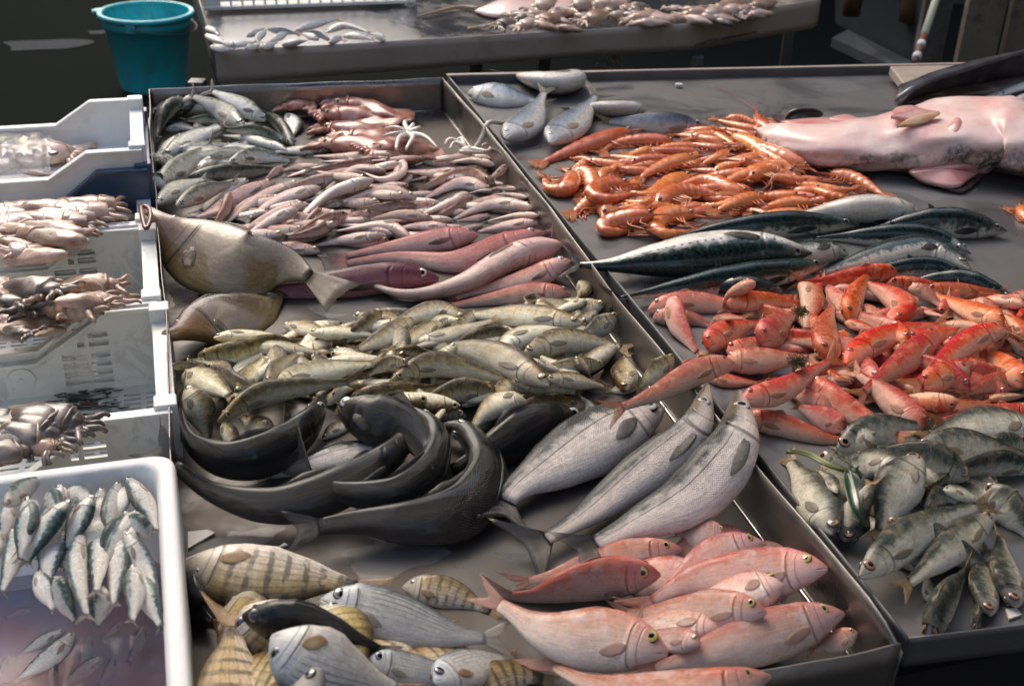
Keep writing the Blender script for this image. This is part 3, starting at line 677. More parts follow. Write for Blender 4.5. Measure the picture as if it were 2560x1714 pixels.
def make_squid(ctrl, base=0., mat='squid_red', wf=1.0, zmin=None, group=None, look='squid', fin=True, arms=7, cat='squid', zc=None, name='squid', eye=True, label=None, tube=False):
    """ctrl runs from the arm tips to the pointed end of the mantle"""
    rg = random.Random(int(ctrl[0][0]*3+ctrl[0][1]*5+ctrl[-1][1])); n = 36
    P2, _ = spline(ctrl, n); W0 = [at(p[0], p[1], base+.02) for p in P2]
    L = sum((W0[i+1]-W0[i]).length for i in range(n-1)); Le = min(math.sqrt(L*.28), L*1.15)
    A = .085*Le*wf
    pt = np.array([(0,.15),(.2,.3),(.24,.5),(.3,.62),(.34,.6),(.37,.9),(.42,1),(.6,1),(.8,.72),(.92,.4),(1,.06)])
    if tube: pt = np.array([(0,.25),(.1,.5),(.2,.8),(.3,.95),(.45,1),(.7,.95),(.88,.75),(.97,.45),(1,.15)])
    tt = np.linspace(0, 1, n); hr_ = np.interp(tt, pt[:, 0], pt[:, 1])*A
    W, z = path3d(ctrl, base, hr_*.6, hr_, .35, zmin, n, zc); stamp(W, z, hr_*.6, hr_)
    fr = frames(W, 0); org = Vector((W[n//2].x, W[n//2].y, float(min(z)))); Wn = np.array([list(p) for p in W])
    def P(t): x = t*(n-1); return Vector([np.interp(x, range(n), Wn[:, k]) for k in range(3)])
    def FR(t): return fr[int(min(max(t, 0), 1)*(n-1))]
    def sweep(t0, t1, nr, nm, par, ptab, flat=.62):
        vs = []; uvs = []; seg = 16; ts = np.linspace(t0, t1, nr)
        for t in ts:
            r = float(np.interp(t, ptab[:, 0], ptab[:, 1]))*A; T, D, N = FR(t); p = P(t)
            for k in range(seg):
                th = -math.pi+2*math.pi*k/seg; wob = 1+.07*math.sin(th*3+t*14)+.05*math.sin(th*5-t*23+L*90)
                vs.append(p + D*math.cos(th)*r*flat*wob + N*math.sin(th)*r*wob - org); uvs.append((t, abs(th)/math.pi))
        fs = [(i*seg+k, i*seg+(k+1) % seg, (i+1)*seg+(k+1) % seg, (i+1)*seg+k) for i in range(nr-1) for k in range(seg)]
        fs += [tuple(range(seg))[::-1], tuple(range((nr-1)*seg, nr*seg))]
        return link(nm, mesh_from(vs, fs, uvs), par, mat)
    root = sweep(.36, 1, 22, name, None, pt); root.location = org
    sweep(.2, .38, 10, 'head', root, pt, .75)
    if fin:
        rows = []
        for i in range(9):
            f = i/8; t = .62+.37*f; T, D, N = FR(t); p = P(t) + D*A*.15; wd = A*(1.0+1.3*math.sin(math.pi*min(.05+f*1.0, 1))); 
            rows.append([p + N*wd*q - D*A*.35*abs(q) + D*.003*math.sin(i*2+q*4) - org for q in (-1, -.6, -.2, .2, .6, 1)])
        shell(rows, 'fin', mat, root, .0015)
    for k in range(arms):
        T, D, N = FR(.2); q = (k-(arms-1)/2)/max(arms-1, 1)*2; l = min(L, .2)*rg.uniform(.12, .22); p = P(.23)
        T2 = -T; s_ = rg.uniform(-.6, .6)
        pts = [p + N*q*A*.35, p + T2*l*.35 + N*(q*A*.8), p + T2*l*.7 + N*(q*A*1.3+s_*l*.12) + D*.004, p + T2*l + N*(q*A*1.5+s_*l*.35)]
        pp, _ = spline([[x.x, x.y, max(x.z, base+.004)] for x in pts], 9)
        tube_obj('arm', pp, list(np.linspace(A*.27, A*.10, 9)), mat, root, org, 6)
    if eye:
        for sgn in (1, -1):
            T, D, N = FR(.28); p = P(.28); nrm = (N*sgn+D*.8).normalized(); X = (T-nrm*T.dot(nrm)).normalized(); Y = nrm.cross(X)
            e = bpy.data.objects.new('eye', eye_mesh('eye_gold')); COL.objects.link(e); e.parent = root
            mm = Matrix((X, Y, nrm)).transposed().to_4x4() @ Matrix.Scale(A*.26, 4); mm.translation = p - org + nrm*A*.42; e.matrix_local = mm
    if label: tag(root, label, cat, group)
    else:
        a_, b_ = proj(P(0)), proj(P(1))
        REC.append(dict(o=root, group=group, look=look, c=proj(P(.6)), d=(a_[0]-b_[0], a_[1]-b_[1]), cat=cat, curve=1.0, roll=0))
    return root

# ------------------------------------------------------------ setting materials
def steel(name, col=(.33,.32,.31), rough=.3, dirt=.35, sc=3.0, dirtcol=(.10,.075,.055), metal=.9):
    g = NG(name); c = g.co('Object'); q = g.new("ShaderNodeMapping"); g.put(q.inputs[0], c); q.inputs['Scale'].default_value = (3, 60, 60)
    br = g.noise(q.outputs[0], 6, 4, .6); bl = g.noise(c, sc, 7, .68, .6); sp = g.noise(c, 60, 5, .75)
    cc = g.mix(g.math('MULTIPLY', g.smooth(bl, .45, .68), dirt), col, dirtcol)
    cc = g.mix(g.math('MULTIPLY', g.smooth(sp, .62, .72), dirt*.8), cc, (.06,.045,.035))
    cc = g.mix(.35, cc, g.mix(1, cc, g.ramp(br, [(.3, .7), (.7, 1.2)]), 'MULTIPLY'))
    r = g.math('ADD', rough-.05, g.math('MULTIPLY', g.math('SUBTRACT', g.smooth(bl, .3, .6), .35), .42)); r = g.math('ADD', r, g.math('MULTIPLY', br, .08))
    g.set(color=cc, metal=metal, rough=r, normal=g.bump(g.math('ADD', g.math('MULTIPLY', br, .3), bl), .12, .002)); return g.m
steel('tray_steel', (.27,.25,.235), .26, .4, 3.5)
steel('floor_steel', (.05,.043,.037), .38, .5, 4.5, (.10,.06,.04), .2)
steel('table_steel', (.15,.148,.15), .34, .4, 2.6, (.10,.08,.06), .6)
steel('stall_steel', (.38,.31,.26), .5, .45, 3.0, (.14,.10,.07), .25)
steel('leg_steel', (.20,.20,.20), .5, .5, 5)
plain('white_plastic', (.74,.745,.70), .38, amt=.12, nscale=12, dirt=(.20,.18,.15), dirt_amt=.28, dscale=15, coat=.2)
plain('foam_white', (.74,.75,.74), .55, amt=.06, nscale=40, bump=.25, dirt=(.40,.36,.30), dirt_amt=.22, dscale=5)
plain('blue_plastic', (.012,.055,.12), .35, amt=.2, nscale=8, dirt=(.10,.10,.11), dirt_amt=.25, coat=.3)
plain('teal_plastic', (.02,.50,.55), .38, amt=.12, nscale=5, dirt=(.10,.17,.16), dirt_amt=.4, dscale=5, coat=.25)
plain('grey_metal', (.10,.105,.11), .45, .3, amt=.3)
plain('wood_plank', (.15,.125,.09), .7, amt=.5, nscale=6, bump=.4, dirt=(.05,.04,.03), dirt_amt=.6)
plain('orange_wood', (.10,.045,.014), .6, amt=.4, nscale=6)
plain('pole_cream', (.42,.42,.30), .5, amt=.2)
plain('pole_tape', (.16,.07,.05), .5, amt=.2)
plain('dark_board', (.055,.06,.06), .55, amt=.35, nscale=3, dirt=(.12,.12,.12), dirt_amt=.3)
plain('shade_black', (.006,.006,.007), .9, amt=.2)
plain('plaster', (.30,.27,.23), .9, amt=.3, nscale=2)
plain('weed', (.09,.075,.028), .7, amt=.5, nscale=90)
plain('leaf_green', (.015,.055,.012), .35, amt=.4, nscale=30, coat=.6)
plain('leaf_yellow', (.16,.18,.04), .4, amt=.4, nscale=30, coat=.5)
plain('bone_white', (.62,.60,.55), .5, amt=.1)
g = NG('wet_asphalt'); c = g.co('Object'); a = g.noise(c, 1.2, 6, .6); b = g.noise(c, 160, 4, .7)
col = g.mix(.6, (.014,.016,.014), g.mix(1, (.014,.016,.014), g.ramp(b, [(.3, .5), (.7, 1.9)]), 'MULTIPLY'))
pd = g.smooth(g.noise(c, .9, 3, .5), .56, .66)
g.set(color=col, rough=g.math('ADD', .9, g.math('MULTIPLY', pd, -.2)), spec=.0, normal=g.bump(b, .5, .004))
g = NG('brine'); c = g.co('Object'); a = g.noise(c, 9, 4, .6, .5)
g.set(color=g.ramp(a, [(.3, (.24,.28,.40)), (.52, (.36,.22,.27)), (.72, (.26,.09,.08))]), rough=.3, spec=.25, trans=.1, ior=1.33, coat=.15, coatr=.05, alpha=.5)
g = NG('film_plastic'); g.set(color=(.8,.8,.82), rough=.12, alpha=.30, coat=1.0, coatr=.05, normal=g.bump(g.noise(g.co('Object'), 22, 5, .6, .8), .8, .01))
# ------------------------------------------------------------ ground and street round the stall
GZ = -.85
mb = MB(); mb.add([(-60,-40,GZ),(60,-40,GZ),(60,80,GZ),(-60,80,GZ)], [(0,1,2,3)]); g0 = mb.build('ground', 'wet_asphalt'); g0['kind'] = 'structure'
def puddle(px, py, rx, ry, label):
    c = at(px, py, GZ+.004); pts = [c + UD*math.cos(a)*rx*(1+.25*math.sin(3*a+1)) + VD*math.sin(a)*ry*(1+.3*math.cos(2*a)) for a in np.linspace(0, 2*math.pi, 28, endpoint=False)]
    mb = MB(); mb.add(pts, [tuple(range(28))]); o = mb.build('puddle', 'puddle_water'); rebase(o, c); tag(o, label, 'puddle')
plain('puddle_water', (.03,.036,.042), .8, amt=.7, nscale=25, coat=.0, spec=.05)
puddle(108, 112, .24, .16, 'long pale puddle on the dark asphalt left of the teal bucket')
puddle(243, 81, .06, .06, 'small glinting puddle on the asphalt just beside the teal bucket')

# ------------------------------------------------------------ steel trays
def wpx(px, py, z): return at(px, py, z)
RIM = .10
BL, BR, FR_ = wpx(372, 222, RIM), wpx(1110, 195, RIM), wpx(2255, 1610, RIM)
FL = wpx(482, 1931, RIM)
def fl(p, z): return Vector((p.x, p.y, z))
def lerp(a, b, t): return a+(b-a)*t
def wall(name, a, b, zlo, zhi, mat, parent, wob=0., th=.0016, seed=1, lean=0.0, n=40, crest=None, inward=None):
    """sheet-metal wall with a slightly dented top edge and real thickness"""
    rg = random.Random(seed); d = (b-a).normalized(); nr = Vector((d.y, -d.x, 0)); ph = [rg.uniform(0, 6) for _ in range(4)]; rows = []
    for i in range(n):
        t = i/(n-1); p = lerp(a, b, t); w_ = wob*(math.sin(t*9+ph[0])+.6*math.sin(t*23+ph[1])+.3*math.sin(t*51+ph[2]))
        dz = (crest(t) if crest else 0) + wob*.25*math.sin(t*17+ph[3]); row = []
        for k in range(6):
            f = k/5; row.append(Vector((p.x, p.y, 0)) + nr*(w_*f*f+lean*(1-f)) + Vector((0,0,zlo+(zhi+dz-zlo)*f)))
        rows.append(row)
    o = shell(rows, name, mat, parent, th); return o
def frame_tray(name, quad, zf, zr, mat, label, walls, wob=.004, seed=1, crestf=None):
    c = (quad[0]+quad[2])/2; root = empty(name, (0,0,0)); c = Vector((c.x, c.y, zf)); root.location = c
    mb = MB(); n = 24; vs = []
    for i in range(n+1):
        for j in range(n+1):
            p = lerp(lerp(quad[0], quad[1], i/n), lerp(quad[3], quad[2], i/n), j/n)
            vs.append(Vector((p.x, p.y, zf + .0007*math.sin(i*1.3)*math.cos(j*.9))) - c)
    o_ = (n+1)**2; vs += [v - Vector((0,0,.003)) for v in vs]; fs = []
    for i in range(n):
        for j in range(n):
            a = i*(n+1)+j; fs.append((a, a+n+1, a+n+2, a+1)); fs.append((o_+a, o_+a+1, o_+a+n+2, o_+a+n+1))
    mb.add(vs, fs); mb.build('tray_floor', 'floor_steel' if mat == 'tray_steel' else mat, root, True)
    for k, w_ in enumerate(walls):
        a, b = quad[w_], quad[(w_+1) % 4]
        o = wall('tray_wall', a-c+Vector((0,0,0)), b-c, zf-c.z-.012, zr-c.z, mat, root, wob, .0012, seed+k, n=60, crest=(crestf or {}).get(w_))
        for v in o.data.vertices: pass
    tag(root, label, 'tray'); return root
quad1 = [fl(BL, 0), fl(BR, 0), fl(FR_, 0), fl(FL, 0)]
t1 = frame_tray('steel_tray', quad1, 0.0, RIM, 'tray_steel', 'deep rectangular steel tray filled with rows of fish, centre of the stall', (0, 1, 3), .003, 3,
    {1: lambda t: -.006*math.sin(t*math.pi)*0 + (.006*math.sin(t*8)-.02*max(0, (t-.965)/.035)**2)})
o = wall('tray_wall', quad1[2]-t1.location, quad1[3]-t1.location, -.06, RIM, 'tray_steel', t1, .0025, .0014, 9, n=60)
# outside of the side walls, doubled so that the tray reads as folded sheet
quad1o = [q + UD*s*.0 for q, s in zip(quad1, (1,1,1,1))]
# bright seams where floor and walls meet
steel('bright_steel', (.62,.62,.62), .22, .12, 6)
mb = MB(); c1 = t1.location
mb.tube([lerp(quad1[1], quad1[2], t)-UD*.003+Vector((0,0,.0022))-c1 for t in np.linspace(.01, .99, 30)], .0022, 6)
mb.tube([lerp(quad1[0], quad1[1], t)-VD*.003+Vector((0,0,.0022))-c1 for t in np.linspace(.01, .99, 10)], .0022, 6)
mb.build('weld_seam', 'bright_steel', t1, True)

for i_ in range(4):
    a_, b_ = quad1[i_], quad1[(i_+1) % 4]; d_ = (b_-a_).normalized(); n_ = Vector((-d_.y, d_.x, 0)); c_ = (quad1[0]+quad1[2])/2
    if (c_-a_).dot(n_) < 0: n_ = -n_
    WALLS.append((a_.copy(), n_, RIM, (.5, .75, .6, .4)[i_]))
Z2, R2 = .055, .083
d1 = (quad1[2]-quad1[1]); off = UD*.016
q2 = [fl(wpx(1118, 188, R2), 0)+UD*.002, fl(wpx(3300, 140, R2), 0), fl(wpx(3300, 1470, R2), 0), fl(wpx(2272, 1592, R2), 0)]
q2[1] = q2[0]+(q2[1]-q2[0]).normalized()*2.15; q2[2] = q2[3]+(q2[2]-q2[3]).normalized()*1.75
t2 = frame_tray('steel_table', q2, Z2, R2, 'table_steel', 'wide shallow steel table holding shrimps, mackerel and red mullet right of the deep tray', (0, 1, 3), .0012, 21)
o = wall('tray_wall', q2[2]-t2.location, q2[3]-t2.location, -.02, R2-Z2, 'table_steel', t2, .0012, .0012, 29, n=60)
# folded strip of the far edge
mb = MB(); a, b = q2[0], q2[1]
mb.box((a+b)/2+Vector((0,0,R2-.004))-t2.location+VD*.012, (b-a).length, .024, .004, ((b-a).normalized(), VD, Vector((0,0,1)))); mb.build('edge_strip', 'stall_steel', t2)
# supports hidden below: legs, and a black sheet standing in for shade
mb = MB(); a, b = quad1[3]-UD*.6, quad1[2]+UD*2.0
mb.box((quad1[3]+quad1[2])/2+VD*.12+UD*.9+Vector((0,0,-.46)), 3.2, .03, .76, (UD, VD, Vector((0,0,1))))
o = mb.build('shade_sheet', 'shade_black'); rebase(o, (quad1[3]+quad1[2])/2+Vector((0,0,GZ))); tag(o, 'black sheet standing in for the deep shade below the stall front', 'shade_stand_in')
sf = empty('stall_frame', Vector(((quad1[0]+quad1[2])/2).to_tuple()[:2]+(GZ,)))
for t in (.02, .33, .66, .98):
    for s in (0.02, .98):
        p = lerp(lerp(quad1[0], quad1[3], t), lerp(q2[1], q2[2], t), s)
        if s > .5: p = lerp(lerp(quad1[1], quad1[2], t), lerp(q2[1], q2[2], t), .9)
        mb = MB(); mb.box(Vector((p.x, p.y, (GZ-.02)/2-.02))-sf.location, .04, .04, -GZ-.04); mb.build('leg', 'leg_steel', sf)
mb = MB(); mb.box((quad1[0]+quad1[2])/2+Vector((0,0,-.035))-sf.location, .8, 2.2, .03, (UD, VD, Vector((0,0,1)))); mb.build('support_board', 'leg_steel', sf)
tag(sf, 'dark steel stand frame carrying the fish trays', 'stand')

# the rim of the first tray can carry fish
# ------------------------------------------------------------ back stall
ZB = .10
def quadbox(mb, a, b, z0, z1, th, nrm):
    mb.prism([fl(a, z0), fl(b, z0), fl(b, z1), fl(a, z1)], nrm*th)
root = empty('steel_stall', at(1280, 150, 0)); o0 = root.location
pts = [(537,126),(800,113),(1120,94),(1500,72),(1690,62),(1733,58),(1777,44),(1880,27),(2040,0),(2052,-6)]
low = [(543,208),(800,192),(1120,167),(1500,138),(1690,129),(1733,126),(1773,119),(1880,100),(2048,74),(2056,66)]
rows = []
for (a, b) in zip(pts, low):
    A_ = at(*a, ZB); 
    d = ray(*b); k = ((A_-CAM).x**2+(A_-CAM).y**2)**.5/(d.x**2+d.y**2)**.5; B_ = CAM+d*k
    B_.x, B_.y = A_.x, A_.y
    rows.append([lerp(B_, A_, k/4)-o0 for k in range(5)])
shell(rows, 'front_panel', 'stall_steel', root, .002)
L0, L1 = at(537,126,ZB), at(2052,-6,ZB)
BLs = at(486, -10, ZB) + VD*1.2; BRs = L1 + VD*1.6
fl0 = [L0, at(1280,84,ZB), at(1733,58,ZB), L1, BRs, BLs]
mb = MB(); mb.prism([fl(p, .02)-o0+VD*.002 for p in fl0], (0,0,-.006)); 
steel('back_top', (.30,.30,.315), .12, .3, 2.0, (.16,.13,.11)); mb.build('stall_top', 'back_top', root)
rows = []
for t in np.linspace(0, 1, 8):
    p = lerp(L0, BLs, t); rows.append([Vector((p.x, p.y, -.01+(.115)*k/4))-o0 for k in range(5)])
shell(rows, 'side_panel', 'table_steel', root, .002)
rows = []
for t in np.linspace(0, 1, 8):
    p = lerp(L1, BRs, t); rows.append([Vector((p.x, p.y, -.01+(.115)*k/4))-o0 for k in range(5)])
shell(rows, 'side_panel', 'stall_steel', root, .002)
for (px, py, wd) in ((478, 60, .05), (1480, 160, .045), (1757, 160, .045), (2085, 60, .04)):
    p = at(px, py, ZB); p = {478: L0+VD*.10-UD*.06, 1480: at(1480,90,ZB)+VD*.5, 1757: at(1760,60,ZB)+VD*.03, 2085: L1+VD*.35+UD*.08}[px]
    mb = MB(); mb.box(Vector((p.x, p.y, (GZ+.0)/2-.005))-o0, wd, wd, -GZ-.03); mb.build('leg', 'leg_steel', root, bevel=.003)
tag(root, 'second steel stall behind, with dented brown front panel and small fish on top', 'stall')

# ------------------------------------------------------------ bucket
bc = at(370, 232, GZ); bc.z = GZ; bc.y += .12
k_ = (bc-CAM).dot(fw)/F
rt_, rb_, hb = 107*k_, 79*k_, .405
root = empty('bucket', bc); n = 48
def lathe(name, prof, mat, parent, n=48, smooth=True):
    vs = [(r*math.cos(2*math.pi*i/n), r*math.sin(2*math.pi*i/n), z) for r, z in prof for i in range(n)]
    fs = [(j*n+i, j*n+(i+1) % n, (j+1)*n+(i+1) % n, (j+1)*n+i) for j in range(len(prof)-1) for i in range(n)]
    return link(name, mesh_from(vs, fs), parent, mat, smooth)
pr_ = [(0,.004),(rb_*.97,.004),(rb_,.0),(rb_,.012),(rb_+(rt_-rb_)*.82, hb*.83),(rb_+(rt_-rb_)*.82+.006, hb*.835),(rt_*.985, hb*.97),(rt_-.006, hb-.012),(rt_-.006,hb*.97),(rb_+.0, .02),(0,.02)]
lathe('bucket_body', pr_, 'teal_plastic', root)
lathe('rim', [(rt_-.010, hb-.010),(rt_-.010,hb+.004),(rt_,hb+.009),(rt_+.014,hb+.006),(rt_+.018,hb-.012),(rt_+.012,hb-.014),(rt_+.004,hb-.008),(rt_-.006,hb-.010)], 'teal_plastic', root)
sp_ = [(-1, .0), (-.6, .022), (0, .038), (.6, .022), (1, 0)]
mb = MB(); ang = math.pi*1.02
mb.prism([Vector((math.cos(ang+q*.2)*(rt_+.012+e), math.sin(ang+q*.2)*(rt_+.012+e), hb-.012)) for q, e in sp_] + [Vector((math.cos(ang)*(rt_-.002), math.sin(ang)*(rt_-.002), hb-.012))], (0,0,.018))
mb.build('pouring_lip', 'teal_plastic', root, True)
for a in (-.5*math.pi-.05, .5*math.pi-.05):
    mb = MB(); mb.box(Vector((math.cos(a)*(rt_+.008), math.sin(a)*(rt_+.008), hb-.035)), .05, .02, .045, (Vector((-math.sin(a), math.cos(a), 0)), Vector((math.cos(a), math.sin(a), 0)), Vector((0,0,1)))); mb.build('handle_lug', 'teal_plastic', root, bevel=.004)
mb = MB(); mb.tube([Vector((math.cos(a)*(rt_+.021), math.sin(a)*(rt_+.021), hb-.035-.05*abs(math.cos(a+.05)))) for a in np.linspace(-.5*math.pi-.05, .5*math.pi-.05, 22)], .003, 6); mb.build('handle', 'grey_metal', root, True)
tag(root, 'large teal plastic bucket with a pouring lip standing on wet asphalt', 'bucket')

# ------------------------------------------------------------ crates
def perforated(mb, O, eu, ev, us, vs_, hole, th, nrm, top=None):
    """flat plate with rectangular openings, real thickness; top(u) cuts the upper edge"""
    nu, nv = len(us)-1, len(vs_)-1
    def pt(i, j):
        v = vs_[j]; 
        if top: v = min(v, top(us[i]))
        return O + eu*us[i] + ev*v
    solid = lambda i, j: 0 <= i < nu and 0 <= j < nv and not hole(i, j)
    for i in range(nu):
        for j in range(nv):
            if not solid(i, j): continue
            q = [pt(i, j), pt(i+1, j), pt(i+1, j+1), pt(i, j+1)]
            if (q[0]-q[3]).length < 1e-5 and (q[1]-q[2]).length < 1e-5: continue
            b = [p+nrm*th for p in q]; k = len(mb.v); mb.v += q+b
            mb.f += [(k, k+1, k+2, k+3), (k+7, k+6, k+5, k+4)]
            for (di, dj, e) in ((0,-1,(0,1)), (1,0,(1,2)), (0,1,(2,3)), (-1,0,(3,0))):
                if not solid(i+di, j+dj): mb.f.append((k+e[0], k+4+e[0], k+4+e[1], k+e[1]))
def crate(corner_px, zr, h, wdt, dep, mat, label, low=.075, slope=(.13,.24), front_holes=True, floor_holes=True, name='plastic_crate', th=.006, ledge=True, floor_off=.006, thin=False, far=True, udir=None):
    """corner_px = right front top corner in the photo"""
    P0 = at(*corner_px, zr); c = Vector((P0.x, P0.y, zr-h)) - UD*wdt/2 + VD*dep/2
    root = empty(name, c); Z = Vector((0,0,1)); zf = zr-h
    s0, s1 = slope
    def top(u):                       # u measured from the left
        r = wdt-u; l = u
        f = lambda x: 1 if x < s0 else (0 if x > s1 else 1-(x-s0)/(s1-s0))
        return h-low*(1-max(f(r), f(l)))
    us = [0]; 
    hx = [wdt-s0-.005-.085, wdt-s0-.005-.047, wdt-s0-.005-.043, wdt-s0-.005]
    hxl = [wdt-a for a in hx[::-1]]
    us = sorted(set([0, s0*.5, s0, s0+.02, s0+.04, s0+.06, s1, wdt*.5, wdt-s1, wdt-s0-.06, wdt-s0-.04, wdt-s0-.02, wdt-s0, wdt-s0*.5, wdt] + hx + hxl + [wdt-s1-.09, wdt-s1-.05, wdt*.5-.06]))
    vs_ = [0, .012, .02, .032, .038, .050, .056, .068, .074, .086, .098, .110, .116, .128, h-.02, h]
    vs_ = sorted(set(v for v in vs_ if v <= h))
    def hole(i, j):
        if not front_holes: return False
        u = (us[i]+us[i+1])/2; v = (vs_[j]+vs_[j+1])/2; t = top(u)
        inrow = any(a < v < b for a, b in ((.020,.032),(.038,.050),(.056,.068),(.074,.086),(.098,.110),(.116,.128)))
        if not inrow or vs_[j+1] > t-.012: return False
        x = u if u < wdt/2 else wdt-u
        return (s0+.005 < x < s0+.043) or (s0+.047 < x < s0+.085)
    for nm, O, nr in (('front_wall', P0-UD*wdt-Z*h, VD), ('rear_wall', P0-UD*wdt-Z*h+VD*(dep-th), VD)):
        if nm == 'rear_wall' and not far: continue
        mb = MB(); perforated(mb, O-c, UD, Z, us, vs_, hole, th, nr, top); mb.build(nm, mat, root)
        # thick rolled rim following the cut-out
        mb = MB(); uu = sorted(set([0, s0, s1, wdt*.5, wdt-s1, wdt-s0, wdt]+list(np.linspace(0, wdt, 18))))
        line = [O-c+UD*u+Z*top(u)+nr*th/2 for u in uu]
        for i in range(len(line)-1):
            d = (line[i+1]-line[i]); mb.box((line[i]+line[i+1])/2, d.length+.002, .022 if not thin else .012, .008, (d.normalized(), VD, d.normalized().cross(VD)))
        mb.build('rim', mat, root, bevel=.0015)
        if front_holes:
            mb = MB(); 
            for u in (wdt-s1-.03,): 
                mb.tube([O-c+UD*u+Z*.045-VD*(.004), O-c+UD*u+Z*.045+VD*.001], .024, 20); mb.tube([O-c+UD*u+Z*.045-VD*(.007), O-c+UD*u+Z*.045], .005, 12)
            mb.build('boss', mat, root)
    for k, u0 in enumerate((0, wdt-.018)):
        mb = MB(); O = P0-UD*wdt-Z*h-c+UD*u0
        mb.box(O+UD*.009+VD*dep/2+Z*(h/2-.02), .006, dep-.012, h-.04, (UD, VD, Z))
        mb.box(O+UD*.009+VD*dep/2+Z*(h-.024), .030, dep*.86, .020, (UD, VD, Z))
        nrib = 9
        for i in range(nrib): mb.box(O+UD*(.018 if k else 0)+VD*(.03+(dep-.06)*i/(nrib-1))+Z*(h/2-.03), .016, .005, h-.07, (UD, VD, Z))
        mb.build('side_wall', mat, root, bevel=.001)
        for q in (.022, dep-.022):
            mb = MB(); mb.box(O+UD*.009+VD*q+Z*(h/2+.006), .036, .036, h+.012, (UD, VD, Z)); mb.build('corner_post', mat, root, bevel=.003)
    mb = MB(); nfu, nfv = 14, 16
    usf = []; x = .01
    while x < wdt-.03: usf += [x, x+.030]; x += .040
    usf = [0]+usf+[wdt]; usf = sorted(set(round(u, 4) for u in usf if u <= wdt)); vf = []; y = .02
    while y < dep-.03: vf += [y, y+.006]; y += .017
    vf = sorted(set([0]+[round(v, 4) for v in vf]+[dep]))
    def fh(i, j):
        return floor_holes and (usf[i+1]-usf[i]) > .025 and .004 < (vf[j+1]-vf[j]) < .008 and i > 0 and i < len(usf)-2
    perforated(mb, P0-UD*wdt-Z*h-c+Z*floor_off, UD, VD, usf, vf, fh, .004, Z*-1); mb.build('crate_floor', mat, root)
    tag(root, label, 'crate'); return root, zf+floor_off, P0
CH = .165
cA, zA, pA = crate((354,377), .195, .115, .60, .39, 'foam_white', 'dirty white foam-like crate at the back left holding a bagged squid', .055, (.115,.20), False, False, 'white_crate', .012, thin=False)
cB, zB, pB = crate((368,424), .156, .215, .64, .43, 'blue_plastic', 'dark blue plastic crate under the bagged squid crate', .075, (.105,.20), True, True)
cC, zC, pC = crate((372,560), .10, CH, .62, .385, 'white_plastic', 'white vented crate full of pale pink squid tubes, against the blue crate', .075, (.115,.215))
cD, zD, pD = crate((392,756), .095, CH, .62, .365, 'white_plastic', 'white vented crate holding brown and orange cuttlefish, middle of the row', .075, (.115,.215))
cE, zE, pE = crate((430,1030), .09, CH, .62, .385, 'white_plastic', 'ink stained white crate with dark cuttlefish in brine, next to the foam box', .09, (.10,.235))
# ink stains on the floor of the last crate are part of its own look
# foam box with sardines
P0 = at(436, 1128, .125); Z = Vector((0,0,1))
bx0 = P0 - VD*1.0; 
root = empty('foam_box', Vector((P0.x, P0.y, 0))-UD*.3-VD*.3-Z*.075); c = root.location
def rrect(u0, u1, v0, v1, r, z, n=8):
    out = []
    for (cu, cv, a0) in ((u1-r, v1-r, 0), (u0+r, v1-r, .5), (u0+r, v0+r, 1), (u1-r, v0+r, 1.5)):
        for i in range(n+1):
            a = (a0+.5*i/n)*math.pi; out.append(Vector((P0.x, P0.y, 0)) + UD*(cu+r*math.cos(a)) + VD*(cv+r*math.sin(a)) + Z*z - c)
    return out
levels = [(0.0,-.075,.03),(0.0,.112,.03),(-.002,.122,.03),(-.006,.125,.03),(-.020,.125,.03),(-.025,.121,.03),(-.029,.10,.032),(-.036,-.055,.035)]
prev = None; mb = MB(); rings_ = []
for inset, z, r in levels: rings_.append(rrect(-.62-inset, 0+inset, -.62-inset, 0+inset, r, z))
nn_ = len(rings_[0]); vs = [p for rr_ in rings_ for p in rr_]; fs = [(j*nn_+i, j*nn_+(i+1) % nn_, (j+1)*nn_+(i+1) % nn_, (j+1)*nn_+i) for j in range(len(rings_)-1) for i in range(nn_)]
fs.append(tuple(range((len(rings_)-1)*nn_, len(rings_)*nn_))); fs.append(tuple(range(nn_))[::-1]); mb.add(vs, fs); mb.build('box_body', 'foam_white', root, True)
tag(root, 'white foam box of sardines in pinkish brine, bottom left', 'box')
LIQ = -.03
mb = MB(); q_ = [p+c for p in rrect(-.587, -.033, -.587, -.033, .033, 0)]; nb = len(q_)
mb.add([Vector((p.x, p.y, LIQ)) for p in q_]+[Vector((p.x, p.y, -.053)) for p in q_], [tuple(range(nb)), tuple(range(nb, 2*nb))[::-1]]+[(i, (i+1) % nb, nb+(i+1) % nb, nb+i) for i in range(nb)])
o = mb.build('brine', 'brine'); rebase(o, Vector((P0.x-.3, P0.y-.3, -.053))); tag(o, 'pinkish blue brine pooled over sardines in the foam box', 'brine')
mb = MB(); mb.prism([at(u, v, 0)*1 for u, v in ((0,0),(0,1),(1,1))], (0,0,.01)) if False else None
# plank table carrying the crates
mb = MB(); mb.box(pC - UD*.5 - VD*.2 + Vector((0,0,-.10-.065-.03)), 1.1, 3.0, .03, (UD, VD, Z))
for i in (-1, 1):
    for j in (-1, 1): mb.box(pC - UD*(.5+.4*i) - VD*(.2+1.3*j) + Vector((0,0,-.10-.08-.35)), .05, .05, .66, (UD, VD, Z))
o = mb.build('crate_bench', 'leg_steel'); rebase(o, Vector((pC.x-.5, pC.y, GZ))); tag(o, 'dark low bench under the row of crates on the left', 'bench')

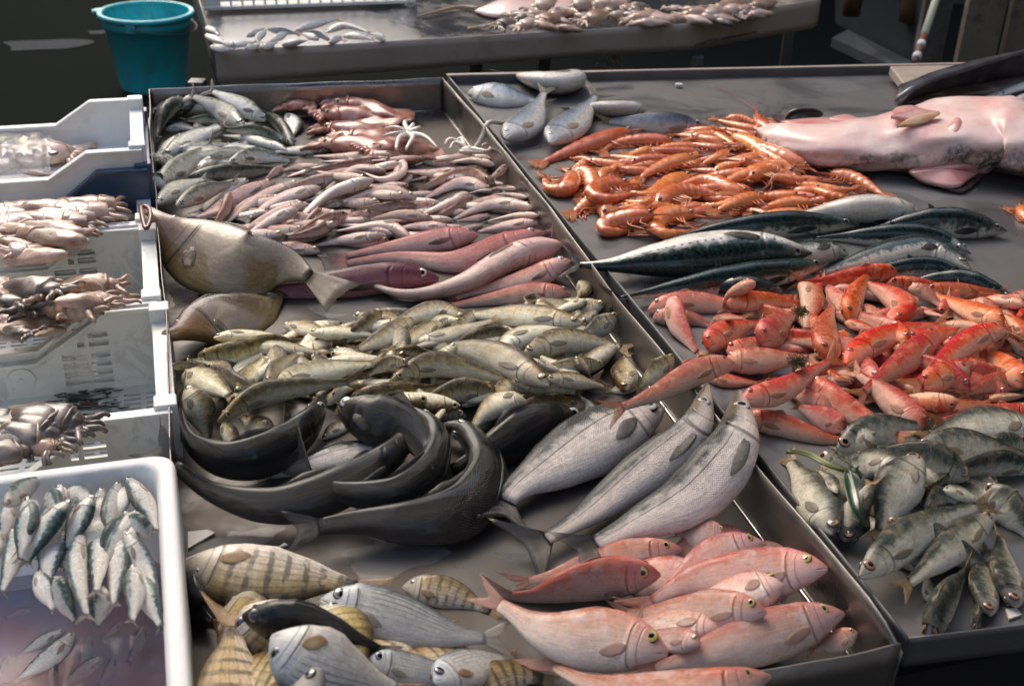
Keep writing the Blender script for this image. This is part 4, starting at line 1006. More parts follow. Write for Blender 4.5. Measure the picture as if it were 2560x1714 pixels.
# ------------------------------------------------------------ unseen canopy over the customer side, added to shape the daylight
mb = MB(); AW = []
aw0 = Vector((-.5, 2.3, 2.2)); aw1 = Vector((4.2, 2.5, 2.2)); aw2 = Vector((4.2, -.3, 2.6)); aw3 = Vector((-.5, -.3, 2.6)); rows = []
for i in range(20):
    t = i/19; rows.append([lerp(lerp(aw0, aw1, t), lerp(aw3, aw2, t), s)-Vector((0,0,.05*math.sin(s*3.1)+.015*math.sin(t*40))) for s in np.linspace(0, 1, 12)])
plain('unseen_awning_cloth', (.10,.055,.035), .85, amt=.2)
aw = empty('unseen_awning', Vector((1.5, 0, GZ))); rows = [[p-aw.location for p in r_] for r_ in rows]
shell(rows, 'canopy', 'unseen_awning_cloth', aw, .002)
for p in (aw1, aw2, aw3+Vector((-.1,0,0))):
    mb = MB(); mb.tube([Vector((p.x, p.y, GZ))-aw.location, Vector((p.x, p.y, p.z))-aw.location], .025, 10); mb.build('pole', 'grey_metal', aw, True)
tag(aw, 'unseen brown canopy added above the stall and the viewer to shape daylight', 'unseen_awning')
# ------------------------------------------------------------ fish laid out heap by heap (control points read in enlarged views of the photo)
CR = dict(c2=(340,180,3.564), c3=(900,180,3.564), s=(1320,240,3.564), k=(1860,240,3.346), d1=(340,480,3.564), d2=(900,540,3.564), m1=(1480,560,3.564),
          m2=(1960,600,3.805), L1=(0,240,3.015), L2=(0,680,3.015), S=(0,1080,2.473), b1=(400,900,3.564), b2=(1000,900,3.564), b3=(1500,860,3.564),
          g1=(1920,900,3.564), f1=(440,1274,3.564), f2=(1000,1274,3.564), f3=(1560,1250,2.342), t1=(480,0,3.659), t2=(1040,0,2.252), p=(0,0,1.0))
def parse(block):
    """lines: view  x y x y ...  / roll  [k=v]"""
    out = []
    for ln in block.strip().splitlines():
        ln = ln.split('#')[0].strip()
        if not ln: continue
        a, b = ln.split('/'); a = a.split(); ox, oy, s = CR[a[0]]; v = list(map(float, a[1:]))
        pts = [(ox+v[i]/s, oy+v[i+1]/s) for i in range(0, len(v), 2)]
        b = b.split(); kw = {}
        for t in b[1:]:
            k, x = t.split('='); kw[k] = float(x) if x.replace('.', '').replace('-', '').isdigit() else x
        out.append((pts, float(b[0]), kw))
    return out
def inpoly(x, y, P):
    c = False; j = len(P)-1
    for i in range(len(P)):
        if (P[i][1] > y) != (P[j][1] > y) and x < (P[j][0]-P[i][0])*(y-P[i][1])/(P[j][1]-P[i][1])+P[i][0]: c = not c
        j = i
    return c
def fill(kind, sp, poly, n, L, base, group, look, dirs=(0, 360), seed=1, fn=None, zmin=None, **kw):
    rg = random.Random(seed); xs = [p[0] for p in poly]; ys = [p[1] for p in poly]; k = 0; tries = 0
    while k < n and tries < 4000:
        tries += 1
        x, y = rg.uniform(min(xs), max(xs)), rg.uniform(min(ys), max(ys))
        a = R(rg.uniform(*dirs)); l = L*rg.uniform(.85, 1.1); c = at(x, y, base+.02); d = Vector((math.cos(a), math.sin(a), 0))
        bend = rg.uniform(-.12, .12)*l; nn = Vector((-d.y, d.x, 0))
        pts = [proj(c+d*l*.5), proj(c+nn*bend), proj(c-d*l*.5)]
        if not all(inpoly(p[0], p[1], poly) for p in pts): continue
        if fn: fn(pts, base, rg)
        else: make_fish(kind, sp, pts, roll=rg.choice([45, 60, 90, 100, -115, 20]), base=base, group=group, look=look, name=kind, seed=rg.random(), **kw)
        k += 1
def lay(kind, sp, block, base, group, look, **kw):
    for pts, roll, k in parse(block):
        q = dict(kw); q.update(k); q['wf'] = q.get('wf', 1.0)
        if 'sp' in q: s_ = q.pop('sp')
        else: s_ = sp
        make_fish(kind, s_, pts, roll=roll + rnd.uniform(-8, 8), base=base, group=group, look=look, name=kind, **q)

# ---- back left: silver mullet
G = 'silver mullet heaped in the back left of the deep tray'
fill('silver_mullet', 'mu', [(372,255),(520,225),(640,300),(760,380),(600,460),(480,500),(395,520),(372,400)], 24, .18, 0, G, 'silver mullet', seed=5)
lay('silver_mullet', 'mu', '''
c2 380 260 250 290 120 350 / 40
c2 470 215 460 330 400 420 / 100
c2 1200 520 1080 490 960 480 / 90
c2 1340 380 1420 480 1370 620 / 90 wf=1.3
c2 800 450 600 420 390 440 / -10
c2 250 520 420 490 600 530 / 60
c2 420 230 230 400 165 700 / -20 wf=1.15
c2 1155 430 950 310 600 130 / 60 wf=1.1
c2 955 485 740 330 430 180 / 62 wf=1.3
c2 1390 650 1290 480 1040 300 / -20
c2 1340 625 1050 530 700 510 / 0
c2 470 560 300 650 110 830 / 120
c2 1350 700 1000 600 680 560 / 110 wf=1.15
c2 1640 700 1400 700 1170 720 / 70
c2 650 745 780 740 950 720 / 40
c2 255 750 500 600 860 440 / 70 wf=1.35
c2 170 1010 430 830 760 590 / 30 wf=1.3
c2 815 815 1060 745 1480 810 / 15
c2 475 925 800 900 1450 850 / -10 wf=1.1
c2 185 1175 380 1040 680 930 / 60 wf=1.25
c2 1000 965 780 1060 520 1300 / 70
c2 355 1195 600 1070 960 960 / 25 wf=1.15
''', 0, G, 'silver mullet')

# ---- back: red squids
G = 'red brown squids at the back of the deep tray'
for pts, r_, k in parse('''
c2 1220 330 1380 300 1600 280 / 0
c2 1400 380 1900 390 2420 450 / 0
c2 1560 260 2000 320 2400 440 / 0
c2 1480 480 1850 520 2380 580 / 0
c2 1560 580 2000 600 2550 680 / 0
c2 1480 660 1700 640 2360 700 / 0
c2 1900 720 2300 690 2750 700 / 0
'''): make_squid(pts, 0, 'squid_red', 1.7, group=G, look='red brown squid', name='squid')

def tentacles(name, label, px, z, arms, R_=.05, mat='tentacle_white', r0=.006):
    c = at(*px, z); root = empty(name, Vector((c.x, c.y, z-.008))); org = root.location
    bm = MB(); bm.tube([c+Vector((0,0,-.012)), c+Vector((0,0,-.004)), c+Vector((0,0,.004)), c+Vector((0,0,.008))], [R_*.22, R_*.34, R_*.26, R_*.05], 12)
    link('centre', mesh_from([v-org for v in bm.v], bm.f), root, mat)
    for a in arms:
        P_ = [at(x, y, z-.004) for x, y in a]; pp, _ = spline([list(p) for p in P_], 18)
        pp = [Vector(p)+Vector((0,0,.010*math.sin(math.pi*i/17))) for i, p in enumerate(pp)]
        tube_obj('arm', pp, list(np.linspace(r0, r0*.4, 18)), mat, root, org, 8)
    tag(root, label, 'octopus', None); return root
def cc(view, *v):
    ox, oy, s = CR[view]; return [(ox+v[i]/s, oy+v[i+1]/s) for i in range(0, len(v), 2)]
tentacles('octopus', 'small pale octopus with spread arms lying on the red squids', cc('c3', 430, 550)[0], .075,
    [cc('c3', 430,550, 400,480, 455,430), cc('c3', 430,550, 330,530, 220,510), cc('c3', 430,560, 320,580, 210,575), cc('c3', 420,560, 350,620, 320,690),
     cc('c3', 440,560, 470,620, 410,690), cc('c3', 440,540, 500,540, 555,510), cc('c3', 450,560, 560,600, 690,680), cc('c3', 430,540, 470,510, 470,470)], .06, r0=.009)
oct2 = tentacles('octopus', 'cream octopus arms curled at the right wall, one arm hanging over it', cc('c3', 960, 690)[0], .06,
    [cc('c3', 900,640, 800,630, 755,650), cc('c3', 960,690, 850,660, 800,690), cc('c3', 960,680, 1130,740, 1160,690, 1110,655, 1080,680), cc('c3', 930,670, 900,620, 840,640), cc('c3', 960,700, 900,740, 1060,745, 1150,720)], .06, r0=.0075)
P_ = [at(x, y, z) for (x, y), z in zip(cc('c3', 1020,700, 1090,580, 1130,470, 1180,445, 1250,455, 1310,445, 1330,480), (.05,.08,.108,.11,.10,.09,.075))]
pp, _ = spline([list(p) for p in P_], 30); mb = MB(); mb.tube(pp, list(np.linspace(.0075, .005, 30)), 8)
o = link('arm', mesh_from([v-oct2.location for v in mb.v], mb.f), oct2, 'tentacle_white')

# ---- slim pinkish hake
G = 'slim pinkish hake heaped in the back half of the deep tray'
fill('hake', 'hk', [(560,480),(760,400),(960,365),(1210,380),(1250,560),(1180,600),(900,620),(640,600),(480,560)], 70, .17, 0, G, 'slim pinkish hake', dirs=(-25, 35), seed=9, small=True)
lay('hake', 'hk', '''
c2 2281 740 1900 750 1490 750 / 70
c2 1310 850 1230 900 1120 990 / 30
c2 1640 850 1430 850 1240 900 / 60
c2 2270 780 1950 820 1480 880 / -10
c3 640 730 420 745 100 760 / 60
c3 1170 770 900 755 570 810 / 60
c3 1200 830 1000 790 680 820 / 110
c3 860 830 700 830 540 810 / 10
c3 280 780 120 800 -180 840 / 0
c3 230 880 60 860 -180 880 / 100
c3 910 880 600 900 340 880 / 70
c3 1150 910 1000 870 760 880 / 30
c3 1310 840 1230 900 1120 980 / -20
c2 1050 1080 780 1210 460 1320 / 60
c2 1240 980 900 1110 480 1340 / 40
c2 1300 1130 1000 1180 700 1400 / 60
c2 2230 900 1950 880 1620 1100 / 80
c2 1820 925 1450 1030 1050 1160 / 10 wf=1.2
c2 1480 990 1080 1150 710 1410 / 70
c2 1650 1030 1250 1150 930 1350 / 80 wf=1.2
c2 1520 1180 1200 1290 840 1480 / 60
c2 2200 1120 1900 1150 1500 1250 / 50
c3 1280 1000 1180 990 1040 960 / 60
c3 1200 990 900 910 420 1090 / 10 wf=1.2
c3 1180 1070 900 990 500 1160 / 50 wf=1.1
c3 1390 1040 1260 1030 1100 1060 / 60
c3 1180 1060 1080 1060 930 1090 / 100
c3 500 1130 200 1060 -240 1180 / 60 wf=1.35
c3 460 920 400 980 250 1060 / 110
c3 370 740 350 900 200 960 0 880 / 120 wf=1.0
c2 2110 960 1700 1110 1320 1430 / 115 wf=1.35
c2 1440 1220 1180 1340 890 1510 / 80 wf=1.4
c2 1640 1220 1560 1300 1430 1420 / -20
c2 830 1080 790 1230 660 1410 / 15
c2 1870 1270 1600 1420 1280 1480 / 0 wf=1.2
c2 2080 1240 1900 1330 1700 1400 / 20
c3 1490 1120 1300 1090 1130 1100 / 100
c3 1310 1130 1100 1150 860 1200 / 60
c3 500 1180 250 1200 -100 1230 / 0
c3 640 1310 350 1270 20 1330 / 60 wf=1.1
c3 1540 1210 1180 1180 740 1350 / 60 wf=1.2
c3 960 1080 750 1190 420 1320 / 120 wf=1.2
c3 1000 1110 830 1230 600 1320 / 10
c3 1590 1280 1350 1290 1080 1340 / 110
c3 1160 1280 1000 1310 820 1330 / 40
c3 1590 1340 1300 1370 980 1440 / 50
c3 1100 1370 950 1390 760 1400 / 60
c3 800 1390 550 1370 250 1400 / 60 wf=1.1
c3 440 1470 200 1370 -300 1430 / 110 wf=1.35
d1 1880 190 1640 270 1300 440 / 10 wf=1.2
d1 2080 190 1940 220 1760 310 / 20
d1 2200 390 1850 430 1480 500 / 60 wf=1.2
d1 1640 530 1350 490 1020 460 / 40 wf=1.3
''', 0, G, 'slim pinkish hake')

# ---- large pink fish and the two john dories
G = 'large pink fish across the middle of the deep tray'
lay('pink_rockfish', 'pk', '''
d1 2700 775 2300 760 1700 830 900 900 270 990 / 30 sp=pc wf=1.25 w=82 zmin=0.0
d2 1050 170 600 230 0 330 -300 400 / 55 wf=1.1 w=60
d2 1870 400 1500 560 1000 680 700 780 / 60 wf=1.1 w=60
d2 1650 150 1250 280 850 410 300 370 -378 466 / 60 wf=1.25 w=70
d2 1800 255 1350 380 900 610 450 700 100 610 -136 486 / 125 wf=1.25 w=74
d2 1880 700 1450 700 1000 770 640 830 / 55 wf=1.0 w=60
''', 0, G, 'large pink fish')
make_fish('john_dory', 'jd', [(355,760+30)]+cc('d1', 560, 1180, 900, 1110, 1180, 1030, 1480, 770)[0:4] if False else cc('d1', 270,1290, 560,1190, 880,1110, 1180,980, 1480,760), roll=72, base=0, zmin=0, w=135, name='john_dory', label='brown John Dory lying flat, head at the left wall, under the larger one', cat='fish')
make_fish('john_dory', 'jd', cc('d1', 50,170, 420,420, 850,640, 1380,680, 1870,960), roll=62, base=0, zmin=.05, w=182, name='john_dory', label='big bronze John Dory with open mouth reaching over the left rim', cat='fish')
jd = [o for o in bpy.data.objects if o.get('label', '').startswith('big bronze')][0]
plain('mouth_red', (.16,.05,.04), .35, amt=.5, nscale=60, coat=.5)
P_ = [at(*cc('d1', *v)[0], .13) for v in ((40,120),(110,140),(130,230),(90,330),(60,240))]; pp, _ = spline([list(p-jd.location) for p in P_+[P_[0]]], 24); mb = MB(); mb.tube(pp, .005, 6); link('mouth_lip', mesh_from(mb.v, mb.f), jd, 'mouth_red')

# ---- olive fish in the middle
G = 'olive gold fish heaped in the middle of the deep tray'
fill('olive_fish', 'yl', [(420,900),(560,860),(800,790),(1100,745),(1500,720),(1600,900),(1480,1010),(1200,1040),(700,1050),(450,1000)], 95, .17, 0, G, 'olive gold fish', seed=13, small=True)
lay('olive_fish', 'yl', '''
d1 600 1490 700 1530 850 1570 / 60
d1 690 1300 950 1280 1420 1290 / 100
d1 1310 1190 1550 1220 1800 1340 / 60
d1 550 1450 900 1440 1250 1320 1530 1400 / 10 wf=1.3
b1 80 60 200 50 380 30 / 20 wf=1.3
d1 1560 1480 1640 1430 1800 1380 / 80
d2 1950 590 2000 680 1880 860 / -60 wf=1.1
d2 2020 750 1880 800 1640 880 / 110
d2 2120 860 2000 910 1840 990 / 60
d2 2290 880 2130 990 1900 1110 / 40 wf=1.5
d2 1220 1230 1480 1080 1980 1000 / 95 wf=1.3 w=62
d2 940 920 650 850 160 1010 / 55 wf=1.2 w=56
d2 900 940 700 930 430 1010 / 70
d2 1350 1030 1050 1070 740 1180 / 0 wf=1.3
d2 1980 960 1420 890 780 880 / 62 wf=1.45 w=68
d2 190 850 60 960 -180 1160 / 20 wf=1.2
d2 750 950 550 1050 240 1220 / 60
d2 480 920 240 1070 -100 1220 / 45 wf=1.3
d2 450 1150 750 1080 1290 890 / 100 wf=1.2
d2 300 1190 450 1210 760 1240 / 0 wf=1.2
d2 1480 1290 1650 1340 1900 1440 / 100 wf=1.5
d2 1930 1260 2000 1380 2090 1510 / -60 wf=1.2
d2 1445 1240 1850 1110 2480 1200 / 62 wf=1.35 w=72
m1 450 1420 250 1470 60 1500 / 60
m1 720 1180 560 1330 360 1490 / 50 wf=1.2
m1 300 1480 290 1300 330 1110 / -70 wf=1.6 w=70
b1 690 300 830 100 950 -60 / 60 wf=1.2
b1 660 160 540 60 340 0 / 60
b1 950 210 1080 60 1250 -80 / 50 wf=1.4
b1 200 130 420 210 690 350 / 75 wf=1.7 w=78
b1 240 250 370 480 450 780 / 60 wf=1.6 w=80
b1 560 560 640 690 720 840 / 60 wf=1.3
b1 1130 600 1130 500 1100 400 / 10 wf=1.3
b1 1010 700 850 590 700 480 / 50 wf=1.6 w=74
b1 1480 400 1650 260 1880 170 / 100 wf=1.4
b1 1450 700 1600 600 1850 560 / 60 wf=1.3
d2 430 1300 230 1320 20 1450 / 20
b1 950 240 1400 110 2050 10 / 65 wf=1.45 w=66
b2 1580 380 1200 410 780 560 / 0 wf=1.2
b2 400 440 330 520 280 640 / 140
b2 1700 540 1700 420 1580 300 / 100
d2 1660 1450 1950 1470 2260 1540 / 75 wf=1.3
b1 1700 320 2100 290 2600 220 / -5 wf=1.2
b2 850 250 450 280 50 440 / 10 wf=1.3
b1 510 550 950 290 1880 170 / 20 wf=1.2 w=60
d2 260 1480 700 1320 1500 1510 / 35 wf=1.35 w=65
b2 1130 370 850 410 590 650 / 105 wf=1.4 w=66
d2 1695 1510 1150 1230 460 1150 / 62 wf=1.5 w=84
''', 0, G, 'olive gold fish')

# ---- sea bass
def bass(sp, pts, roll, label, **k): return make_fish('sea_bass', sp, pts, roll=roll, base=k.pop('base', 0), label=label, cat='fish', name='sea_bass', **k)
bass('db', [(1457,1033),(1330,1075),(1210,1140),(1080,1200)], 25, 'dark sea bass with wet dark snout pointing right, behind the silver bass', wf=1.15, w=125)
bass('db', [(1010,1130),(880,1140),(720,1175),(620,1200)], 70, 'rosy scaled dark bass mostly hidden behind the curled ones', skin='skin_bass', wf=.9, w=81)
bass('db', cc('b1', 1470,300, 1330,560, 1060,790, 650,890, 330,780, 200,560, 175,150), 18, 'black sea bass bowed like a U against the left wall, snout up', wf=1.25, zmin=.03, w=112)
bass('db', [(846,1012),(925,1045),(1010,1070),(1060,1130),(1050,1200)], 50, 'big headed sea bass with pale cheek facing left among the curled dark bass', wf=1.6, zmin=.05, skin='skin_dark_bass', w=132)
bass('db', [(1045,1030),(985,1130),(860,1215),(700,1262),(545,1235),(440,1165),(352,1080)], 48, 'dark sea bass whose tail sticks out over the white foam box', wf=1.05, zmin=.03, zc=None, w=110)
bass('db', [(1020,1015),(1090,1080),(1080,1170),(990,1235),(860,1230),(780,1190),(718,1112)], 20, 'dark sea bass curled with its tail fin raised at the centre', wf=1.1, zmin=.035, w=94)
bass('db', [(1095,1062),(1170,1085),(1222,1180),(1160,1275),(1030,1305),(880,1305),(690,1335)], 48, 'long dark sea bass curled in front, red gills showing in its bend', wf=1.25, zmin=.0, w=137)
bass('sb', [(1658,1018),(1520,1085),(1380,1165),(1270,1240),(1262,1330)], 74, 'plump silver sea bass with black tail bent back, left of the three', wf=1.28, zmin=.02, w=168)
bass('sb', [(1769,962),(1730,1080),(1580,1200),(1430,1310),(1275,1390)], 74, 'slimmer silver sea bass lying between the two other silver bass', wf=.95, zmin=.02, w=115)
bass('sb', [(1850,978),(1838,1110),(1730,1240),(1570,1320),(1400,1400)], 74, 'pale bellied silver sea bass with open mouth pointing up at the divider', wf=1.3, zmin=.04, w=149)

# ---- front: striped and pink bream
def bream(sp, view, v, roll, label, nm, **k): return make_fish(nm, sp, cc(view, *v), roll=roll, base=0, label=label, cat='fish', name=nm, **k)
fill('striped_bream', 'st', [(470,1480),(900,1440),(1250,1560),(1300,1760),(460,1760)], 10, .19, 0, 'striped bream buried under the front left heap', 'striped bream', seed=3)
fill('pink_bream', 'pb', [(1250,1480),(1500,1400),(1800,1330),(2030,1420),(2100,1560),(1700,1680),(1300,1640)], 9, .2, 0, 'pink bream buried under the front right heap', 'pink bream', dirs=(-20, 40), seed=6)
bream('ol', 'f1', (590,940,1200,1050,2000,1330), 15, 'dark olive bream with small face pressed between the striped ones', 'dark_bream', wf=1.3, w=115)
bream('st', 'f1', (120,650,200,900,420,1080), 10, 'nearly hidden dark bream in the front left corner', 'dark_bream', skin='skin_dark_bass', w=73)
bream('st', 'f2', (400,1750,1000,1480,1500,1560), 60, 'striped olive bream at the bottom edge under the lilac one', 'striped_bream', wf=1.0, w=133)
bream('st', 'f2', (20,690,500,760,980,1010), 60, 'small golden striped bream half hidden behind the pale saddled bream', 'striped_bream', wf=.9, w=87)
bream('sw', 'f1', (1700,1330,2100,1430,2800,1500), 60, 'silver bream with pale blue cheek low in the front row', 'saddled_bream', wf=.85, w=92)
bream('sw', 'f2', (300,1540,700,1370,1110,1290), 70, 'lilac white bream with orange tail fin at the bottom edge', 'saddled_bream', fins='fin_ochre', wf=1.1, w=111)
bream('st', 'f1', (600,2300,510,1450,500,1080,440,740), -70, 'upright striped bream with tail raised at the front left', 'striped_bream', wf=.95, w=224)
bream('st', 'f1', (850,1130,1400,1420,2250,1700), -65, 'grey bream with orange pectoral fin and big dark eye, bottom left', 'striped_bream', skin='skin_saddled', wf=1.0, w=181)
bream('sw', 'f1', (1285,800,1900,960,2500,1120,3060,1150), 62, 'white silver bream with large dark eye and fine lines along its back', 'saddled_bream', zmin=.03, w=142)
bream('st', 'f1', (60,470,700,590,1380,640,1980,780), -62, 'striped bream with brown bars and dark eye, head at the left wall', 'striped_bream', wf=1.05, zmin=.03, w=165)
G = 'pink bream in the front right of the deep tray'
bream('pb', 'f3', (600,200,450,210,260,190), 60, 'pink bream body hidden behind the red capped one', 'pink_bream', w=79)
bream('pb', 'f3', (960,330,800,290,600,300), 60, 'pink bream peeking out with only its eye near the right wall', 'pink_bream', w=51)
bream('pb', 'f3', (1365,770,1250,830,1050,890), 60, 'pink bream under the front most one, red snout at the right wall', 'pink_bream', w=61)
bream('pb', 'p', (1707,1372,1540,1400,1380,1440,1238,1468), 48, 'pink bream below the bass tails with yellow eye and scaled back', 'pink_bream', wf=.95, w=95)
bream('pb', 'f3', (820,250,560,330,250,560,-50,680), 62, 'pink bream with bright red forehead and silver side, topmost on the right', 'pink_bream', wf=1.0, w=110)
bream('pb', 'p', (1652,1436,1480,1450,1320,1490,1200,1480), 5, 'pink bream lying belly down so its rounded back shows', 'pink_bream', wf=.9, w=110)
bream('pb', 'f3', (450,840,250,810,0,760), 62, 'pale pink bream with yellow eye squeezed beneath the front bream', 'pink_bream', wf=.9, w=70)
bream('pb', 'f3', (835,655,500,650,100,660,-150,640), 55, 'rosy bream with yellow eye in the middle of the pink heap', 'pink_bream', wf=.95, w=108)
bream('pb', 'f3', (1195,400,850,430,420,470,150,600,-30,710), 62, 'large pink bream crossing the heap, eye close to the right wall', 'pink_bream', wf=1.2, w=130)
bream('pb', 'f3', (1290,660,900,780,500,890,230,970,-60,1040), 60, 'longest pink bream along the front, nose at the right wall', 'pink_bream', wf=1.15, w=137)
bream('pb', 'f2', (3300,1480,2700,1640,1900,1600,1350,1380,1040,1120), 60, 'orange pink bream sliding out of the picture at the bottom', 'pink_bream', wf=.9, w=124)
bream('pb', 'f2', (2390,1290,1900,1180,1350,1100,950,880,600,660), 62, 'pink bream with large yellow eye and forked tail, front centre', 'pink_bream', wf=1.25, zmin=.05, w=159)
# ---- right table
Z2F = Z2
G = 'blue grey bream at the back of the steel table'
for v, r_, lb, k in (
  (('c3', 960,190,1250,215,1750,300), 62, 'blue backed bream lying at the back corner beside the divider', dict(w=66)),
  (('c3', 1985,50,1700,100,1215,-10), 110, 'white bellied bream lying farthest back on the steel table', dict(w=60)),
  (('s', 1050,130,700,120,230,110), 120, 'white bellied bream behind the two upright tails', dict(w=46)),
  (('s', 1580,265,1100,240,560,220), 20, 'steel blue fish with dark snout pointing right behind the shrimps', dict(sp='gr', skin='skin_blue', w=60)),
  (('c3', 1290,600,1500,440,1690,80), 75, 'bream with its tail raised, left one of the two facing the divider', dict(w=82, zmin=.08)),
  (('c3', 1690,640,1920,430,2170,120), 75, 'bream with its tail raised, right one, nose by the orange shrimps', dict(w=84, zmin=.08))):
    make_fish('grey_bream', k.pop('sp', 'bb'), cc(*v), roll=r_, base=Z2F, label=lb, cat='fish', group=None, name='grey_bream', **k)

fillsh = lambda pts, base, rg: make_shrimp(pts, base, small=True, wf=1.2)
fill('shrimp', 'sh', [(1400,400),(1600,350),(1850,270),(2010,320),(2080,400),(2150,470),(2130,540),(1900,545),(1600,560),(1440,500)], 70, .16, Z2F, '', '', dirs=(-40, 60), seed=3, fn=fillsh)
for pts, r_, k in parse('''
s 1850 470 1650 460 1440 420 / 72
s 1380 390 1650 350 1850 440 / 72
s 600 600 500 560 370 560 / 72
s 850 600 1100 560 1400 560 / 72
s 1640 700 1750 630 1900 600 / 72
s 1400 420 1100 390 800 420 650 500 / 72
s 1550 520 1300 590 1100 670 990 740 / 72
s 1880 600 2050 550 2200 640 / 72
s 2250 470 2150 360 2000 320 / 72
s 1720 200 1900 200 2060 260 / 72
s 2030 110 2090 260 2230 430 / 72
k 100 130 180 260 420 420 / 72
k 210 170 300 330 480 480 / 72
s 1060 290 850 330 500 450 110 600 / 72 wf=1.0
s 550 880 570 740 470 660 430 720 / 72 wf=1.2
s 300 640 390 720 340 830 200 830 140 720 / 72 wf=1.2
s 640 770 680 680 780 650 / 72
s 640 1130 690 1000 600 930 400 1040 / 72 wf=1.2
s 1000 780 700 790 580 860 680 920 930 880 / 72 wf=1.1
s 1520 690 1300 760 1120 870 940 890 / 72 wf=1.2
s 1150 900 1000 960 830 930 / 72
s 2450 760 2250 650 1950 700 1740 770 / 72 wf=1.2
s 2050 860 1850 850 1600 750 1350 790 / 72 wf=1.2
s 1080 1030 1280 870 1500 850 1700 890 / 72 wf=1.2
s 1100 980 950 1030 740 1050 / 72
s 2200 890 1950 930 1700 980 1540 960 / 72 wf=1.1
s 1250 1050 950 1070 700 1140 700 1210 960 1200 / 72 wf=1.1
s 1600 1080 1300 1050 1140 1130 1200 1230 1450 1210 / 72 wf=1.2
s 1740 300 2000 430 2200 560 2350 620 / 72 wf=1.1
k 380 400 560 530 700 530 650 340 / 72 wf=1.1
k 620 640 250 470 0 360 / 72 wf=1.2
k 0 700 200 620 430 690 / 72 wf=1.1
k 620 640 900 680 1180 840 / 72 wf=1.1
k 300 790 600 800 940 780 / 72
k 600 700 640 800 960 910 / 72
k 660 920 400 890 100 960 / 72
k 250 1010 100 970 -100 960 / 72
k 200 830 0 870 -230 960 / 72 wf=1.1
k 2300 890 2330 980 2400 1080 / 72
'''): make_shrimp(pts, Z2F, wf=k.get('wf', 1.0)*1.3)

G = 'striped mackerel across the steel table'
def mack(v, roll, lb, **k): make_fish('mackerel', 'mk', cc(*v), roll=roll, base=Z2F, label=lb, cat='fish', name='mackerel', **k)
mack(('k', 1500,1000,1000,950,230,1040), 125, 'mackerel with pale belly up, farthest back by the shrimps', wf=.95, w=76)
mack(('k', 2200,1130,1650,1060,850,1150), 15, 'dark mackerel farthest right, snout pointing at the bare steel', wf=1.15, w=83)
mack(('k', 1900,1320,1500,1180,450,1190), 10, 'dark patterned mackerel in the middle right of the row', wf=.95, w=66)
mack(('p', 2148,560,1980,560,1750,585,1600,620), 15, 'dark backed mackerel behind the big pale one', wf=1.0, w=71)
mack(('p', 2122,637,2040,630,1850,660), 80, 'mackerel showing only a golden head beside the big pale one', wf=1.05, w=68)
mack(('m2', 2200,570,1650,390,950,430), 5, 'dark mackerel at the lower right, partly under the red mullet', wf=1.0, w=66)
mack(('p', 2440,705,2310,668,2080,700), 10, 'dark mackerel squeezed below the golden striped one', wf=.95, w=59)
mack(('k', 1900,1450,1500,1290,1000,1380,480,1540), 72, 'golden sided mackerel with pale lips and bars along its back', wf=1.0, w=81)
mack(('m1', 1700,590,1200,590,800,620), 0, 'black mackerel just behind the first red mullet', wf=.9, w=73)
mack(('m1', 2110,340,1600,440,900,560,350,640,30,720), 15, 'long dark mackerel with its thin tail crossing the divider', wf=.9, zmin=.07, w=81)
mack(('p', 2030,632,1850,628,1650,650,1500,664,1385,655), -122, 'big mackerel with white belly and green wavy back, tail over the divider', wf=1.25, zmin=.08, w=112)

